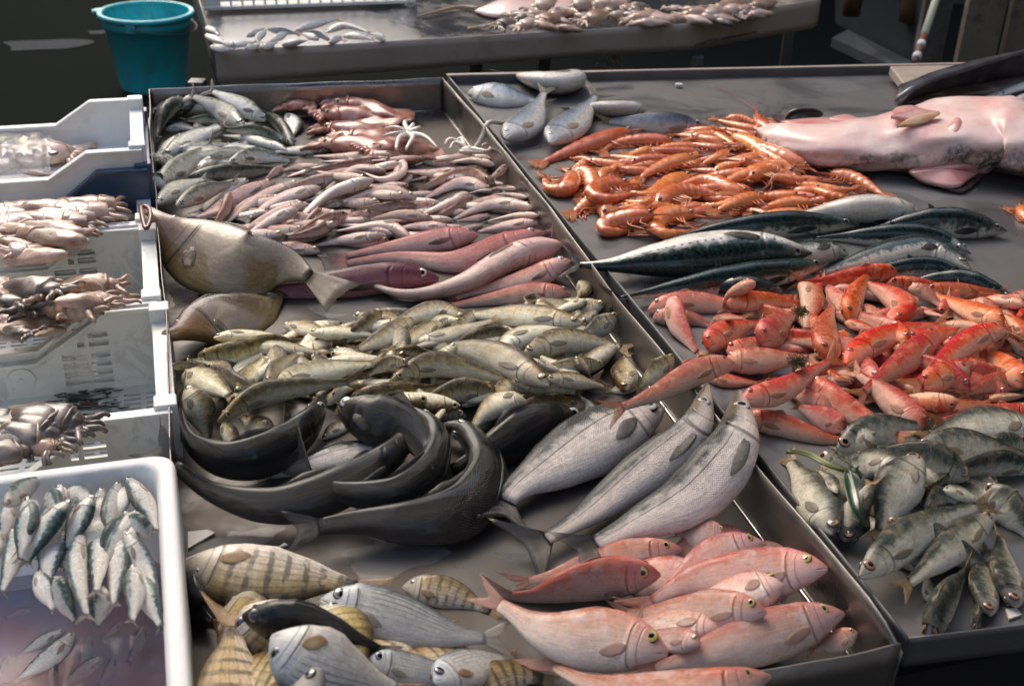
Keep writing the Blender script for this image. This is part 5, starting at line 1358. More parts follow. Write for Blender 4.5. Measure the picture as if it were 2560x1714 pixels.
G = 'red mullet heaped on the steel table'
fill('red_mullet', 'rm', [(1650,740),(1850,710),(2050,660),(2300,690),(2600,700),(2640,1000),(2300,1040),(2150,1060),(1900,1000),(1780,900)], 64, .18, Z2F, G, 'red mullet', seed=23, small=True)
lay('red_mullet', 'rm', '''
m2 1070 300 700 350 270 400 20 380 / 10 wf=.8
m1 1660 690 1750 660 1900 640 / 60
m1 540 830 900 850 1200 980 / 60 wf=1.1
m1 1075 850 1200 830 1400 840 / 60
m1 500 770 880 700 1300 740 1720 740 / 55 w=63 wf=1.25
m1 710 650 770 900 1000 1230 / 60 w=61 wf=1.25
m1 1035 1110 1200 960 1600 850 / 60 w=71 wf=1.35
m1 1520 1060 1650 920 1850 760 / 45 w=86 wf=1.5
m2 1190 450 1350 510 1550 680 / 60 wf=1.1
m2 2290 620 2000 570 1640 590 / 90
m2 580 780 760 830 980 880 / 70 wf=1.4
m2 720 640 850 720 1000 900 / 70 wf=1.3
m2 1840 560 2000 680 2180 850 / 90 wf=1.1
m2 990 810 1130 640 900 470 590 370 / 50 wf=1.4
m2 1300 640 1400 700 1600 740 / 80 wf=1.2
m2 2090 800 1750 660 1330 470 / 55 wf=1.4
m2 620 760 680 520 870 240 / 40 w=61 wf=1.25
m1 1870 530 1960 680 1890 1020 / 100 wf=1.1
m1 2110 1200 2090 930 2160 650 / -50 w=78 wf=1.5
g1 2290 200 2000 210 1650 340 / 50 wf=1.2
g1 540 90 620 160 760 190 / 60
g1 1970 350 2130 330 2400 300 / 110
g1 2150 400 2290 400 2450 420 / 110
m2 2290 1100 2200 1000 2100 900 / 60 wf=1.3
m2 2290 950 2200 790 2050 680 / 60 wf=1.5
g1 1460 510 1650 430 2050 370 / 60 wf=1.1
g1 1340 430 1460 400 1640 340 / 110
g1 2400 500 1900 500 1380 560 / 40 wf=.9
m2 2270 1370 2080 1200 1780 960 / 55 w=78 wf=1.3
m2 1330 1400 1550 1270 1920 1080 / 62 w=76 wf=1.5
b3 960 300 1150 330 1500 350 / 60 wf=1.1
m1 1180 1240 1600 1210 2080 1190 / 60 w=74 wf=1.45
g1 1370 630 1150 400 950 230 680 40 / 60 w=84 wf=1.35
b3 2160 770 1950 640 1700 520 / 55 w=71 wf=1.3
b3 1230 660 1600 720 2050 850 2420 830 / 50 w=67 wf=1.1
g1 330 180 640 400 1000 600 1330 740 / 55 w=78 wf=1.15
m2 590 1190 880 960 1250 840 1660 790 / 60 w=73 wf=1.4
m2 2100 850 1750 980 1400 1250 1130 1470 / 62 w=71 wf=1.3 zmin=.1
m2 1480 880 1250 1080 900 1330 620 1560 / 55 w=76 wf=1.35 zmin=.1
b3 1270 510 1600 420 1950 210 2190 60 / 60 w=71 wf=1.35 zmin=.1
b3 1200 170 850 260 500 440 0 640 / 55 w=71 wf=1.2 zmin=.105
''', Z2F, G, 'red mullet')

G = 'green grey fish at the front of the steel table'
fill('picarel', 'gr', [(1960,1130),(2150,1060),(2560,1050),(2620,1500),(2420,1500),(2250,1400),(2150,1330)], 16, .21, Z2F, G, 'green grey fish', seed=33, small=True)
lay('picarel', 'gr', '''
g1 2400 610 2000 590 1620 640 1280 720 / 70 wf=2.2
g1 960 680 760 720 570 900 / 60 wf=2.1
f3 1660 370 1700 400 1750 460 / 60
f3 1800 610 1790 500 1750 400 / 60
g1 1800 1040 1400 900 1050 830 800 770 / 10 wf=2.0
g1 1200 970 950 920 730 980 480 920 / 65 wf=2.0
g1 620 1180 540 1050 430 960 / 60
g1 1400 1330 1550 1220 1750 1280 / 30 wf=2.3
g1 1560 1150 1750 1200 1980 1280 / 80 wf=2.3
g1 1310 780 1700 770 2050 810 2450 880 / 62 w=95 wf=2.5
g1 2450 960 2000 920 1600 1040 1350 1240 / 5 w=68 wf=2.1
f3 2060 760 2070 650 2110 540 / 0
f3 2140 670 2100 470 2140 240 / -55 w=73 wf=2.25
f3 2290 620 2230 400 2200 150 / -60 w=79 wf=2.4
g1 1940 1120 2150 1330 2400 1650 / 10 wf=2.0
g1 580 1550 400 1180 120 800 / 60 w=117 wf=2.7
g1 700 1610 790 1350 960 1030 / -60 w=97 wf=2.5
g1 1350 860 1150 1150 960 1650 / 70 w=125 wf=2.7
f3 2170 80 1960 240 1720 440 1580 560 / 55 w=95 wf=2.35 zmin=.08
f3 1380 450 1680 210 2000 60 2210 0 / 55 w=108 wf=2.55 zmin=.09
f3 1780 810 1860 620 2050 350 / 15 w=79 wf=2.3
''', Z2F, G, 'green grey fish')
def blade(pts, wd, mat, label, z):
    P_, _ = spline([list(at(x, y, zz)) for (x, y), zz in zip(pts, z)], 14); rows = []
    for i, p in enumerate(P_):
        f = i/13; p = Vector(p); t = Vector(P_[min(i+1, 13)]) - Vector(P_[max(i-1, 0)]); s_ = t.cross(Vector((0,0,1))).normalized(); w_ = wd*math.sin(math.pi*min(.08+f*.9, 1))
        rows.append([p + s_*w_*q + Vector((0,0,.003*abs(q)*2)) for q in (-1, -.5, 0, .5, 1)])
    o = shell(rows, 'leaf', mat, None, .0006); rebase(o, P_[0]); tag(o, label, 'leaf')
blade(cc('g1', 700,980, 740,1200, 800,1400, 870,1500), .009, 'leaf_green', 'narrow dark green leaf lying across the green grey fish', (.15,.15,.14,.12))
blade(cc('g1', 160,830, 350,860, 520,950, 680,1000), .006, 'leaf_yellow', 'yellow green leaf stem among the green grey fish near the divider', (.12,.12,.12,.12))
blade(cc('g1', 720,960, 780,1000, 830,1060), .010, 'leaf_green', 'short broad green leaf tucked under the narrow one', (.13,.13,.12))
def tuft(px, z, r, label, seed):
    rg = random.Random(seed); c = at(*px, z); mb = MB()
    for i in range(110):
        d = Vector((rg.gauss(0, 1), rg.gauss(0, .7), rg.gauss(.2, .6))).normalized()*r*rg.uniform(.4, 1.1); d2 = Vector((rg.gauss(0, 1), rg.gauss(0, 1), rg.gauss(0, .4)))*r*.25
        mb.tube([c+d2*.4, c+d*.5+d2, c+d], [.0009, .0008, .0004], 4)
    o = mb.build('seaweed', 'weed'); rebase(o, c-Vector((0,0,r*.4))); tag(o, label, 'seaweed')
tuft(cc('m1', 1830, 1230)[0], .13, .021, 'brown weed tuft stuck on the long red mullet at the centre', 1)
tuft(cc('m1', 1860, 780)[0], .12, .017, 'small weed tuft between two red mullet near the mackerel', 2)

# ---- monkfish, built as one bulky body with fins and flaps
g = NG('skin_monk'); u, v = g.uv(); c = g.co('Object'); n = g.noise(c, 9, 6, .65, .5); n2 = g.noise(c, 70, 4, .7)
mk_ = g.smooth(g.math('ADD', v, g.math('MULTIPLY', g.math('SUBTRACT', n, .5), .5)), .93, 1.06)
col = g.ramp(n, [(.25, (.64,.26,.25)), (.42, (.72,.46,.42)), (.6, (.78,.60,.55)), (.75, (.80,.70,.62))])
col = g.mix(g.math('MULTIPLY', mk_, g.smooth(n2, .25, .6)), col, (.055,.032,.022))
g.set(color=col, rough=.42, coat=.3, coatr=.12, sss=.12, ssss=.02, normal=g.bump(g.math('ADD', n, g.math('MULTIPLY', n2, .3)), .4, .006))
flesh('flap_pink', (.55,.14,.14), (.62,.30,.27), (.68,.45,.38), 12); flesh('flap_dark', (.02,.014,.012), (.05,.035,.03), (.16,.10,.08), 30); flesh('organ_tan', (.45,.24,.12), (.56,.36,.22), (.6,.44,.3), 12)
ctl = cc('k', 150,270, 500,390, 1000,410, 1450,370, 1900,310, 2400,350, 2900,420)
P2, _ = spline(ctl, 60); rad = np.interp(np.linspace(0, 1, 60), [0,.08,.2,.35,.48,.6,.75,.9,1], [.025,.065,.10,.12,.155,.19,.20,.19,.15])
hz = np.interp(np.linspace(0, 1, 60), [0,.08,.2,.35,.48,.6,.75,.9,1], [.015,.042,.052,.058,.072,.082,.085,.08,.05])
Wm = [at(p[0], p[1], Z2F+hz[i]*.9) for i, p in enumerate(P2)]; org = Vector((Wm[30].x, Wm[30].y, Z2F)); vs = []; uvs = []; seg = 40
fr = frames(Wm, 0)
for i, p in enumerate(Wm):
    T, D, N = fr[i]; N = T.cross(Vector((0,0,1))).normalized()
    if N.y > 0: N = -N                      # towards the camera
    for k in range(seg):
        th = 2*math.pi*k/seg; f = i/59
        r1 = rad[i]*(1+.07*math.sin(th*2+f*9)+.05*math.sin(th*5+f*21)+.03*math.sin(th*9-f*37)); 
        z_ = math.sin(th)*hz[i]*(1+.05*math.sin(f*17+th)+.05*math.sin(f*41-2*th)) ; y_ = math.cos(th)*r1
        z_ -= .012*math.exp(-((f-.55)/.12)**2)*math.exp(-((th-1.6)/.5)**2)*1.5
        vs.append(p + N*y_ + Vector((0,0,z_)) - org); 
        uvs.append((f, max(0, math.cos(th)) * (1 if math.sin(th) < .75 else .5) if math.sin(th) > -0.2 else 1.0))
fs = [(i*seg+k, i*seg+(k+1) % seg, (i+1)*seg+(k+1) % seg, (i+1)*seg+k) for i in range(59) for k in range(seg)] + [tuple(range(seg))[::-1], tuple(range(59*seg, 60*seg))]
root = link('monkfish', mesh_from(vs, fs, uvs), None, 'skin_monk'); root.location = org
tag(root, 'huge skinned pink monkfish with dark mottled edge lying on the right', 'monkfish')
def patch(name, mat, edge, z, parent, org, th=.004, dome=.012, n=9):
    """fleshy flap bounded by an outline (photo pixels), domed"""
    P_ = [at(x, y, zz) for (x, y), zz in zip(edge, z)]; c_ = sum(P_, Vector())/len(P_); cl, _ = spline([list(p) for p in P_]+[list(P_[0])], 41); rows = []
    for i in range(n):
        f = (i+.02)/(n-1+.02); rows.append([c_+(Vector(q)-c_)*f + Vector((0,0,dome*(1-f*f))) - org for q in cl])
    return shell(rows, name, mat, parent, th)
patch('pectoral_fin', 'flap_pink', cc('k', 1380,640, 1560,560, 1900,590, 1960,640, 1880,700, 1760,770, 1500,720), (.085,.10,.10,.08,.075,.07,.07), root, org, .005, .012)
patch('fin_edge', 'flap_dark', cc('k', 1490,690, 1700,735, 1860,700, 1960,620, 1990,680, 1870,790, 1780,805, 1600,750), (.068,.066,.066,.07,.063,.062,.062,.062), root, org, .004, .004)
patch('belly_flap', 'flap_pink', cc('k', 1230,180, 1270,110, 1400,90, 1500,120, 1640,150, 1500,190, 1330,200), (.19,.195,.19,.19,.19,.185,.185), root, org, .004, .006)
patch('organ', 'organ_tan', cc('k', 1280,260, 1400,190, 1560,150, 1630,155, 1560,200, 1450,245), (.18,.19,.19,.19,.185,.18), root, org, .004, .006)
patch('belly_flap', 'flap_pink', cc('k', 1690,300, 1740,220, 1790,190, 1810,230, 1780,300, 1730,315), (.17,.18,.19,.185,.175,.17), root, org, .004, .008)
patch('tail_fin', 'flap_dark', cc('k', 340,190, 390,130, 500,110, 620,120, 660,160, 560,200, 430,210), (.06,.085,.095,.09,.075,.065,.06), root, org, .003, .010)
patch('tail_flap', 'flap_pink', cc('k', 310,220, 500,200, 720,190, 860,165, 1000,220, 1050,270, 800,290, 500,270), (.10,.105,.115,.13,.135,.13,.125,.115), root, org, .004, .008)
# ---- dark flat fish and silver bands at the back right
rows = []
A_ = cc('k', 1270,60, 1300,40, 1500,-90, 1900,-230, 2400,-370, 3000,-480); B_ = cc('k', 1290,70, 1400,45, 1600,20, 1900,-20, 2400,-60, 3000,-100)
for a, b, h in zip(A_, B_, (.10,.16,.20,.23,.25,.26)):
    p, q = at(a[0], a[1], .09+h*.55), at(b[0], b[1], .09); rows.append([lerp(p, q, t)+Vector((0,0,.05*math.sin(t*3.1))) for t in np.linspace(0, 1, 7)])
flesh('skin_ray', (.018,.018,.022), (.045,.045,.055), (.11,.11,.13), 9, .3, .6, 0)
rr_ = []
for k in range(7):
    P_, _ = spline([list(r[k]) for r in rows], 30); rr_.append([Vector(p) for p in P_])
o = shell([[rr_[k][i] for k in range(7)] for i in range(30)], 'ray_wing', 'skin_ray', None, .006); c0 = rr_[6][2].copy(); rebase(o, Vector((c0.x, c0.y, Z2F))); tag(o, 'large black ray wing arching up behind the monkfish', 'ray')
def slab(v, z, wd, hh, mat, label, cat, name):
    P_, _ = spline([list(at(x, y, zz)) for (x, y), zz in zip(cc(*v), z)], 24); mb = MB(); vs = []; seg = 14
    for i, p in enumerate(P_):
        p = Vector(p); t = (Vector(P_[min(i+1, 23)])-Vector(P_[max(i-1, 0)])).normalized(); s_ = t.cross(Vector((0,0,1))).normalized(); f = i/23; k_ = (math.sin(math.pi*min(.1+f, 1.0)*.5))**.6
        for j in range(seg):
            a = 2*math.pi*j/seg; vs.append(p + s_*math.cos(a)*wd*k_ + Vector((0,0,math.sin(a)*hh*k_)))
    fs = [(i*seg+j, i*seg+(j+1) % seg, (i+1)*seg+(j+1) % seg, (i+1)*seg+j) for i in range(23) for j in range(seg)]+[tuple(range(seg))[::-1], tuple(range(23*seg, 24*seg))]
    uvs = [(i/23, abs(j/seg*2-1)) for i in range(24) for j in range(seg)]
    o = link(name, mesh_from(vs, fs, uvs), None, mat); rebase(o, Vector((P_[0][0], P_[0][1], Z2F))); tag(o, label, cat); return o
slab(('k', 1280,60, 1600,10, 2000,-30, 2600,-120), (.085,.10,.11,.12), .05, .03, 'cuttle_dark', 'dark reddish gutted fish lying under the black ray wing', 'fish', 'gutted_fish')
slab(('k', 1900,70, 2150,-20, 2400,-100, 2900,-260), (.10,.12,.14,.16), .028, .012, 'skin_sardine', 'wide silver ribbon fish band between the ray and the monkfish', 'fish', 'ribbon_fish')
slab(('k', 2200,80, 2300,30, 2450,0, 2800,-60), (.11,.13,.13,.13), .03, .02, 'skin_blue', 'pale blue ribbon fish curled at the right edge behind the monkfish', 'fish', 'ribbon_fish')

# ---- crates' contents
G = 'pale squid tubes in the white vented crate'
def fsq(mats, wf, g_, look, cat, nm, **k):
    return lambda pts, base, rg: make_squid(pts, base, rg.choice(mats), wf, group=g_, look=look, cat=cat, name=nm, eye=False, **k)
fill('squid', '', [(-150,530),(330,500),(335,545),(230,600),(-150,640)], 16, .2, .02, G, '', dirs=(-12, 14), seed=61, fn=fsq(['squid_pale', 'squid_orange'], 1.6, G, 'pale pink squid tube', 'squid', 'squid', arms=3, tube=True, fin=False))
for v in ('L1 0 850 200 860 450 880', 'L1 380 890 650 870 1030 930', 'L1 60 900 350 920 690 950', 'L1 -100 880 100 850 420 890', 'L1 -20 990 300 1000 620 1030', 'L1 60 1030 350 1060 650 1090',
          'L1 480 1060 600 1030 720 1000', 'L1 -100 1080 60 1100 240 1130', 'L1 160 1120 400 1110 680 1090', 'L1 -60 1170 200 1180 600 1150', 'L1 -150 1210 100 1215 500 1195'):
    make_squid(parse(v+' / 0')[0][0], .05, rnd.choice(['squid_pale', 'squid_pale', 'tentacle_white', 'squid_orange']), 1.5, group=G, look='pale pink squid tube', arms=3, tube=True, fin=False, name='squid', eye=False)
G = 'brown cuttlefish in the middle white crate'
fill('cuttlefish', '', [(-150,715),(335,695),(345,740),(200,815),(-150,850)], 18, .17, .0, G, '', dirs=(-30, 40), seed=62, fn=fsq(['squid_pale', 'squid_orange', 'squid_grey', 'squid_orange'], 1.7, G, 'mottled cuttlefish', 'cuttlefish', 'cuttlefish', arms=3, fin=False))
for v, mt in (('L2 560 160 250 110 20 90', 'squid_grey'), ('L2 980 200 700 130 420 130', 'squid_orange'), ('L2 900 230 700 230 440 200', 'squid_orange'), ('L2 700 330 450 270 150 300', 'squid_pale'), ('L2 500 380 300 350 60 420', 'squid_grey'),
              ('L2 0 180 100 200 200 290', 'squid_pale'), ('L2 300 480 100 450 -60 430', 'squid_grey'), ('L2 560 430 400 450 260 480', 'squid_orange'), ('L2 -40 260 60 330 30 420', 'squid_pale'), ('L2 720 270 600 300 500 400', 'squid_orange')):
    make_squid(parse(v+' / 0')[0][0], .03, mt, 1.9, group=G, look={'squid_grey': 'grey brown cuttlefish', 'squid_orange': 'orange cuttlefish', 'squid_pale': 'pale cuttlefish'}[mt], arms=4, fin=False, cat='cuttlefish', name='cuttlefish', eye=False)
G = 'dark cuttlefish in the ink stained white crate'
fill('cuttlefish', '', [(-150,1040),(90,1020),(230,1090),(160,1120),(-150,1150)], 10, .17, -.02, G, '', dirs=(-30, 10), seed=63, fn=fsq(['cuttle_dark', 'squid_grey'], 1.7, G, 'dark cuttlefish', 'cuttlefish', 'cuttlefish', arms=3, fin=False))
for v, mt in (('L2 760 1200 450 1100 100 1030', 'cuttle_dark'), ('L2 600 1310 380 1150 -40 1060', 'squid_grey'), ('L2 550 1340 300 1180 -60 1130', 'cuttle_dark'), ('L2 480 1330 250 1220 -80 1190', 'squid_grey'), ('L2 560 1310 360 1310 120 1330', 'squid_orange'), ('L2 340 1350 150 1280 -100 1260', 'cuttle_dark')):
    make_squid(parse(v+' / 0')[0][0], .0, mt, 1.8, group=G, look={'squid_grey': 'grey cuttlefish', 'squid_orange': 'orange cuttlefish head with open eye', 'cuttle_dark': 'black brown cuttlefish'}[mt], arms=4, fin=False, cat='cuttlefish', name='cuttlefish', eye=mt == 'squid_orange')
# ink splashes on the crate floor
plain('ink', (.012,.009,.008), .35, amt=.3, coat=.5)
fx = {}
mb = MB(); rg = random.Random(4)
for i in range(150):
    x, y = cc('L2', rg.gauss(620, 130), rg.gauss(960, 60))[0]; c_ = at(x, y, zE+.0015); a0 = rg.uniform(-.3, .5); l = rg.uniform(.002, .012)*(1.6 if rg.random() < .2 else 1); w_ = rg.uniform(.001, .003)
    d = UD*math.cos(a0)+VD*math.sin(a0)*.6; e = Vector((-d.y, d.x, 0))
    pts = [c_+d*l*math.cos(t)+e*w_*math.sin(t)*(1+.4*math.sin(3*t)) for t in np.linspace(0, 2*math.pi, 10, endpoint=False)]; zz = .0002*(i % 7)
    mb.prism([p+Vector((0,0,zz)) for p in pts], (0,0,.0006))
o = mb.build('ink_stain', 'ink'); o.data.transform(Matrix.Translation(-cE.location)); o.parent = cE
# bagged squid in the back crate
G = None
make_squid(parse('L1 740 470 560 430 380 430 150 440 -150 420 / 0')[0][0], zA, 'squid_pale', 2.0, label='pale squid with black eye, half inside a clear plastic bag', arms=8, name='squid', eye=False, cat='squid')
mb = MB(); c_ = at(*cc('L1', 400, 432)[0], zA+.055)
o = bpy.data.objects.new('eye', eye_mesh('eye_black')); COL.objects.link(o); sq_ = [x for x in bpy.data.objects if x.get('label', '').startswith('pale squid with black eye')][0]
o.parent = sq_; mm = Matrix.Scale(.012, 4); mm.translation = c_-sq_.location; o.matrix_local = mm
make_squid(parse('L1 460 600 300 580 120 560 / 0')[0][0], zA, 'squid_pale', .9, label='pale squid arms under the bag near the front edge', arms=5, name='squid', eye=False, cat='squid', fin=False)
rows = []; rg = random.Random(8)
for i in range(16):
    row = []
    for j in range(12):
        x = -160 + 540*i/15 + rg.uniform(-14, 14); y = 250 + 330*j/11 + rg.uniform(-12, 12); h = .075*math.sin(math.pi*(.1+.8*j/11))*(1 if i < 14 else .6)+rg.uniform(-.006, .006)
        row.append(at(*cc('L1', x, y)[0], zA+.012+h))
    rows.append(row)
o = shell(rows, 'plastic_bag', 'film_plastic', None, .0006); rebase(o, at(*cc('L1', 120, 450)[0], zA)); tag(o, 'clear crinkled plastic bag wrapped over the squid at the left edge', 'bag'); 
for p in o.data.polygons: p.use_smooth = False

# ---- sardines in the foam box
G = 'sardines in the white foam box'
fill('sardine', 'sd', [(0,1400),(20,1230),(150,1210),(400,1200),(405,1500),(250,1500),(60,1460)], 20, .16, -.045, G, 'silver sardine', dirs=(75, 105), seed=43, small=True, sink=.6, w=46)
lay('sardine', 'sd', '''
S 30 450 150 350 300 260 / 20
S 290 410 330 430 370 520 / 20
S 420 360 490 390 600 420 / 60
S 50 450 40 560 10 700 / -60
S 930 630 830 560 740 560 / 20
S 640 960 620 1080 590 1220 / -60
S 870 880 930 1050 1010 1230 / 60
S 830 820 830 1000 810 1210 / -60
S 230 860 280 980 350 1120 / 60
S 350 900 410 1050 480 1190 / 20
S 0 600 -30 700 -60 850 / -60
S 220 420 150 610 120 830 / -70 wf=1.4
S 440 425 290 590 145 850 / -70 wf=1.2
S 570 395 490 560 400 760 / -70 wf=1.5
S 410 590 320 780 300 990 / -70 wf=1.2
S 600 560 610 780 590 1040 / -70
S 745 640 730 860 700 1120 / 55 wf=1.3
S 90 590 80 780 -10 1030 / 60 wf=1.2
S 790 280 890 440 985 650 / -60 wf=1.3
S 740 305 680 520 675 770 / -55 wf=1.4
S 510 600 470 850 550 1200 / -70 wf=1.6
S 770 610 880 800 1005 1150 / 70 wf=1.3
''', -.045, G, 'silver sardine', small=False, sink=.45, w=50)
for v, rl in (('S 395 1225 270 1290 70 1410', 70), ('S 460 1240 300 1400 30 1590', 80), ('S 760 1170 700 1220 620 1290', 60), ('S 710 1370 680 1460 600 1580', 60), ('S 50 1380 20 1440 -20 1520', 30), ('S 660 1380 500 1480 350 1600', 60),
              ('S 900 1180 850 1320 780 1440', 60), ('S 330 1400 330 1500 340 1650', 40), ('S 200 1100 120 1110 20 1150', 60), ('S 560 1250 540 1340 480 1480', 60)):
    make_fish('sardine', 'sd', parse(v+' / 0')[0][0], roll=rl, base=-.05, group=G, look='sardine lying in the brine', name='sardine', zc=[LIQ-.004, LIQ-.008, LIQ-.012] if rl < 70 else [LIQ+.006, LIQ+.001, LIQ-.006])

# ---- things on the back stall
ZT = .022
G = 'small silver fish piled on the back stall'
for v, rl in (('t1 130 250 220 300 260 340', 90), ('t1 120 320 230 370 360 420', 90), ('t1 400 430 330 400 250 380', 60), ('t1 320 420 450 400 620 380', 70), ('t1 500 340 590 290 680 260', 60), ('t1 680 280 600 360 640 440', 60), ('t1 880 290 780 350 650 410', 60),
              ('t1 620 430 700 420 790 380', 60), ('t1 690 270 850 290 1000 320', 20), ('t1 930 290 1120 230 1380 170', 60), ('t1 1220 300 1400 240 1700 320', 100), ('t1 1270 380 1150 310 960 300', 10), ('t1 820 420 950 390 1080 370', 110),
              ('t1 1380 340 1500 330 1700 370', 80), ('t1 1250 400 1350 350 1420 390', 60), ('t1 1770 380 1720 340 1600 300', 30), ('t1 160 430 300 450 420 450', 60), ('t1 480 450 560 430 640 420', 60), ('t1 1160 370 1050 320 970 310', 60)):
    make_fish('small_fish', 'ss', parse(v+' / 0')[0][0], roll=rl, base=ZT, group=G, look='small silver fish', name='small_fish', small=True, w=19)
G = 'small octopuses piled on the back stall'
rg = random.Random(77)
for i in range(58):
    t = rg.random(); x = 420+1430*t**.9; y = 175-75*t - rg.random()*(95 if t < .75 else 45); a = rg.uniform(-.5, .9); l = rg.uniform(150, 260)
    make_squid(cc('t2', x, y, x+l*.5*math.cos(a), y-l*.25*math.sin(a)-6, x+l*math.cos(a), y-l*.5*math.sin(a)), ZT, rnd.choice(['squid_pale', 'squid_orange', 'squid_pale', 'squid_grey']), 1.5, group=G, look='small pale octopus', arms=5, fin=False, cat='octopus', name='small_octopus', eye=False)
def skate(v, z, label):
    ox = cc('t2', *v); P_ = [at(x, y, ZT+.004) for x, y in ox]; c_ = sum(P_, Vector())/len(P_)
    cl, _ = spline([list(p) for p in P_]+[list(P_[0])], 41); rows = [[c_+(Vector(q)-c_)*f + Vector((0,0,z*(1-f*f)+.004)) for q in cl] for f in (.02,.25,.5,.75,.9,1)]
    o = shell(rows, 'skate', 'flap_pale', None, .003); rebase(o, Vector((c_.x, c_.y, ZT))); tag(o, label, 'skate'); return o
flesh('flap_pale', (.6,.3,.27), (.68,.5,.45), (.72,.62,.56), 10)
s1 = skate((330,70, 500,10, 900,-20, 960,30, 760,100, 600,110, 420,100), .05, 'pink skate lying belly up on the back stall, left of the octopus pile')
s2 = skate((560,95, 700,60, 950,10, 1000,50, 900,100, 640,130), .04, 'smaller white skate overlapping the pink one on the back stall')
for s_, v in ((s1, (0,95, 120,65, 240,40, 360,50)), (s2, (290,160, 420,140, 520,110, 590,95))):
    P_, _ = spline([list(at(x, y, ZT+.012)) for x, y in cc('t2', *v)], 14); tube_obj('tail', P_, list(np.linspace(.003, .010, 14)), 'organ_tan', s_, s_.location, 6)
# white crate on the back stall
pc = at(513, 27, ZT+.01); w_ = (at(1035, 8, ZT+.01)-pc); ux = w_.normalized(); 
root = empty('plastic_crate', pc+w_/2+Vector((0,0,-.004))); c_ = root.location; L_ = w_.length; vy = Vector((-ux.y, ux.x, 0))
us = [0, .02, .05]; 
while us[-1] < L_-.06: us += [us[-1]+.008, us[-1]+.042]
us = sorted(set([u for u in us if u < L_]+[L_])); vv = [0,.014,.03,.044,.06,.074,.09,.104,.12,.15]
mb = MB(); perforated(mb, pc-c_, ux, Vector((0,0,1)), us, vv, lambda i, j: (us[i+1]-us[i]) > .03 and j in (1,3,5,7) and .05 < us[i] < L_-.06, .006, vy); mb.build('front_wall', 'white_plastic', root)
mb = MB(); mb.box(pc+w_/2-c_+Vector((0,0,.008))-vy*.004, L_+.01, .016, .012, (ux, vy, Vector((0,0,1)))); mb.box(pc+w_/2-c_+Vector((0,0,.146)), L_+.01, .02, .012, (ux, vy, Vector((0,0,1)))); mb.build('rim', 'white_plastic', root, bevel=.002)
mb = MB()
for s_ in (0, 1): mb.box(pc+w_*s_-c_+vy*.19+Vector((0,0,.075)), .006, .36, .14, (ux, vy, Vector((0,0,1))))
mb.box(pc+w_*.5-c_+vy*.37+Vector((0,0,.075)), L_, .006, .14, (ux, vy, Vector((0,0,1)))); mb.build('side_wall', 'white_plastic', root)
mb = MB(); mb.box(pc+w_*.5-c_+vy*.19+Vector((0,0,.01)), L_-.02, .35, .006, (ux, vy, Vector((0,0,1)))); mb.build('crate_floor', 'white_plastic', root)
tag(root, 'white slotted crate standing on the back stall at the top edge', 'crate')

# ---- small loose things
o = MB().box(Vector((0,0,0)), .022, .016, .012).build('bone_chip', 'bone_white', bevel=.003); p = at(1697, 219, Z2F); o.location = p+Vector((0,0,.007)); tag(o, 'small white scrap on the bare steel near the back edge', 'scrap')
def wire(pts, z, label, mat='tentacle_white', r=.0009, nm='fishing_line'):
    P_, _ = spline([list(at(x, y, zz)) for (x, y), zz in zip(pts, z)], 16); mb = MB(); mb.tube(P_, r, 5); o = mb.build(nm, mat, None, True); rebase(o, P_[0]); tag(o, label, 'barbel')
wire(cc('d2', 1705,190, 1725,40, 1760,180, 1810,275), (.10,.17,.12,.08), 'thin pale barbel standing up above the pink fish', nm='barbel')

# ---- background right: shop front, pole, planks
def atY(px, py, y):
    d = rt*(px-1280)+dn*(py-857)+fw*F; return CAM+d*((y-CAM.y)/d.y)
def post(px0, z0, px1, w_, th, mat, label, name, cat, dist_y=None, zt=1.6, lean=None):
    a = at(*px0, z0); d = ray_dir = None
    return a
def vbox(px, y, x_w, z0, z1, mat, label, name, cat, dep=.05, bevel=.004):
    """upright board whose centre passes through a photo pixel at depth y"""
    d = rt*(px[0]-1280)+dn*(px[1]-857)+fw*F; p = CAM+d*((y-CAM.y)/d.y); mb = MB(); mb.box(Vector((p.x, p.y, (z0+z1)/2)), x_w, dep, z1-z0); o = mb.build(name, mat, bevel=bevel); rebase(o, Vector((p.x, p.y, z0))); tag(o, label, cat); return o
vbox((2450, 80), 5.0, .155, GZ, 1.8, 'wood_plank', 'wide weathered wooden plank standing upright behind the ray', 'wood_plank', 'plank')
vbox((2545, 60), 5.1, .09, GZ, 1.8, 'wood_plank', 'narrow brownish board at the right edge behind the ray', 'wood_plank', 'plank')
vbox((2330, 80), 5.3, .12, GZ, 1.8, 'leg_steel', 'grey upright metal panel left of the weathered plank', 'metal_panel', 'panel')
wt = empty('wooden_table', atY(2200, 30, 6.3)); wt.location.z = -.3; tag(wt, 'dark wooden table in the background whose three orange brown legs show', 'table')
for px, y, zb, lb in (((2128,30), 6.3, -.30, 'left dark orange wooden leg in the background'), ((2198,10), 6.6, -.10, 'middle short dark wooden leg in the background'), ((2275,30), 6.1, -.28, 'right orange brown wooden leg in the background')):
    d = rt*(px[0]-1280)+dn*(px[1]-857)+fw*F; p = CAM+d*((y-CAM.y)/d.y)
    mb = MB(); mb.tube([Vector((p.x, p.y, zz)) for zz in (-.85+.55+zb+.3, -.2, .4, 1.6)], [.045, .05, .055, .06], 14); mb.v = [v-wt.location for v in mb.v]; o = mb.build('leg', 'orange_wood', wt, True)
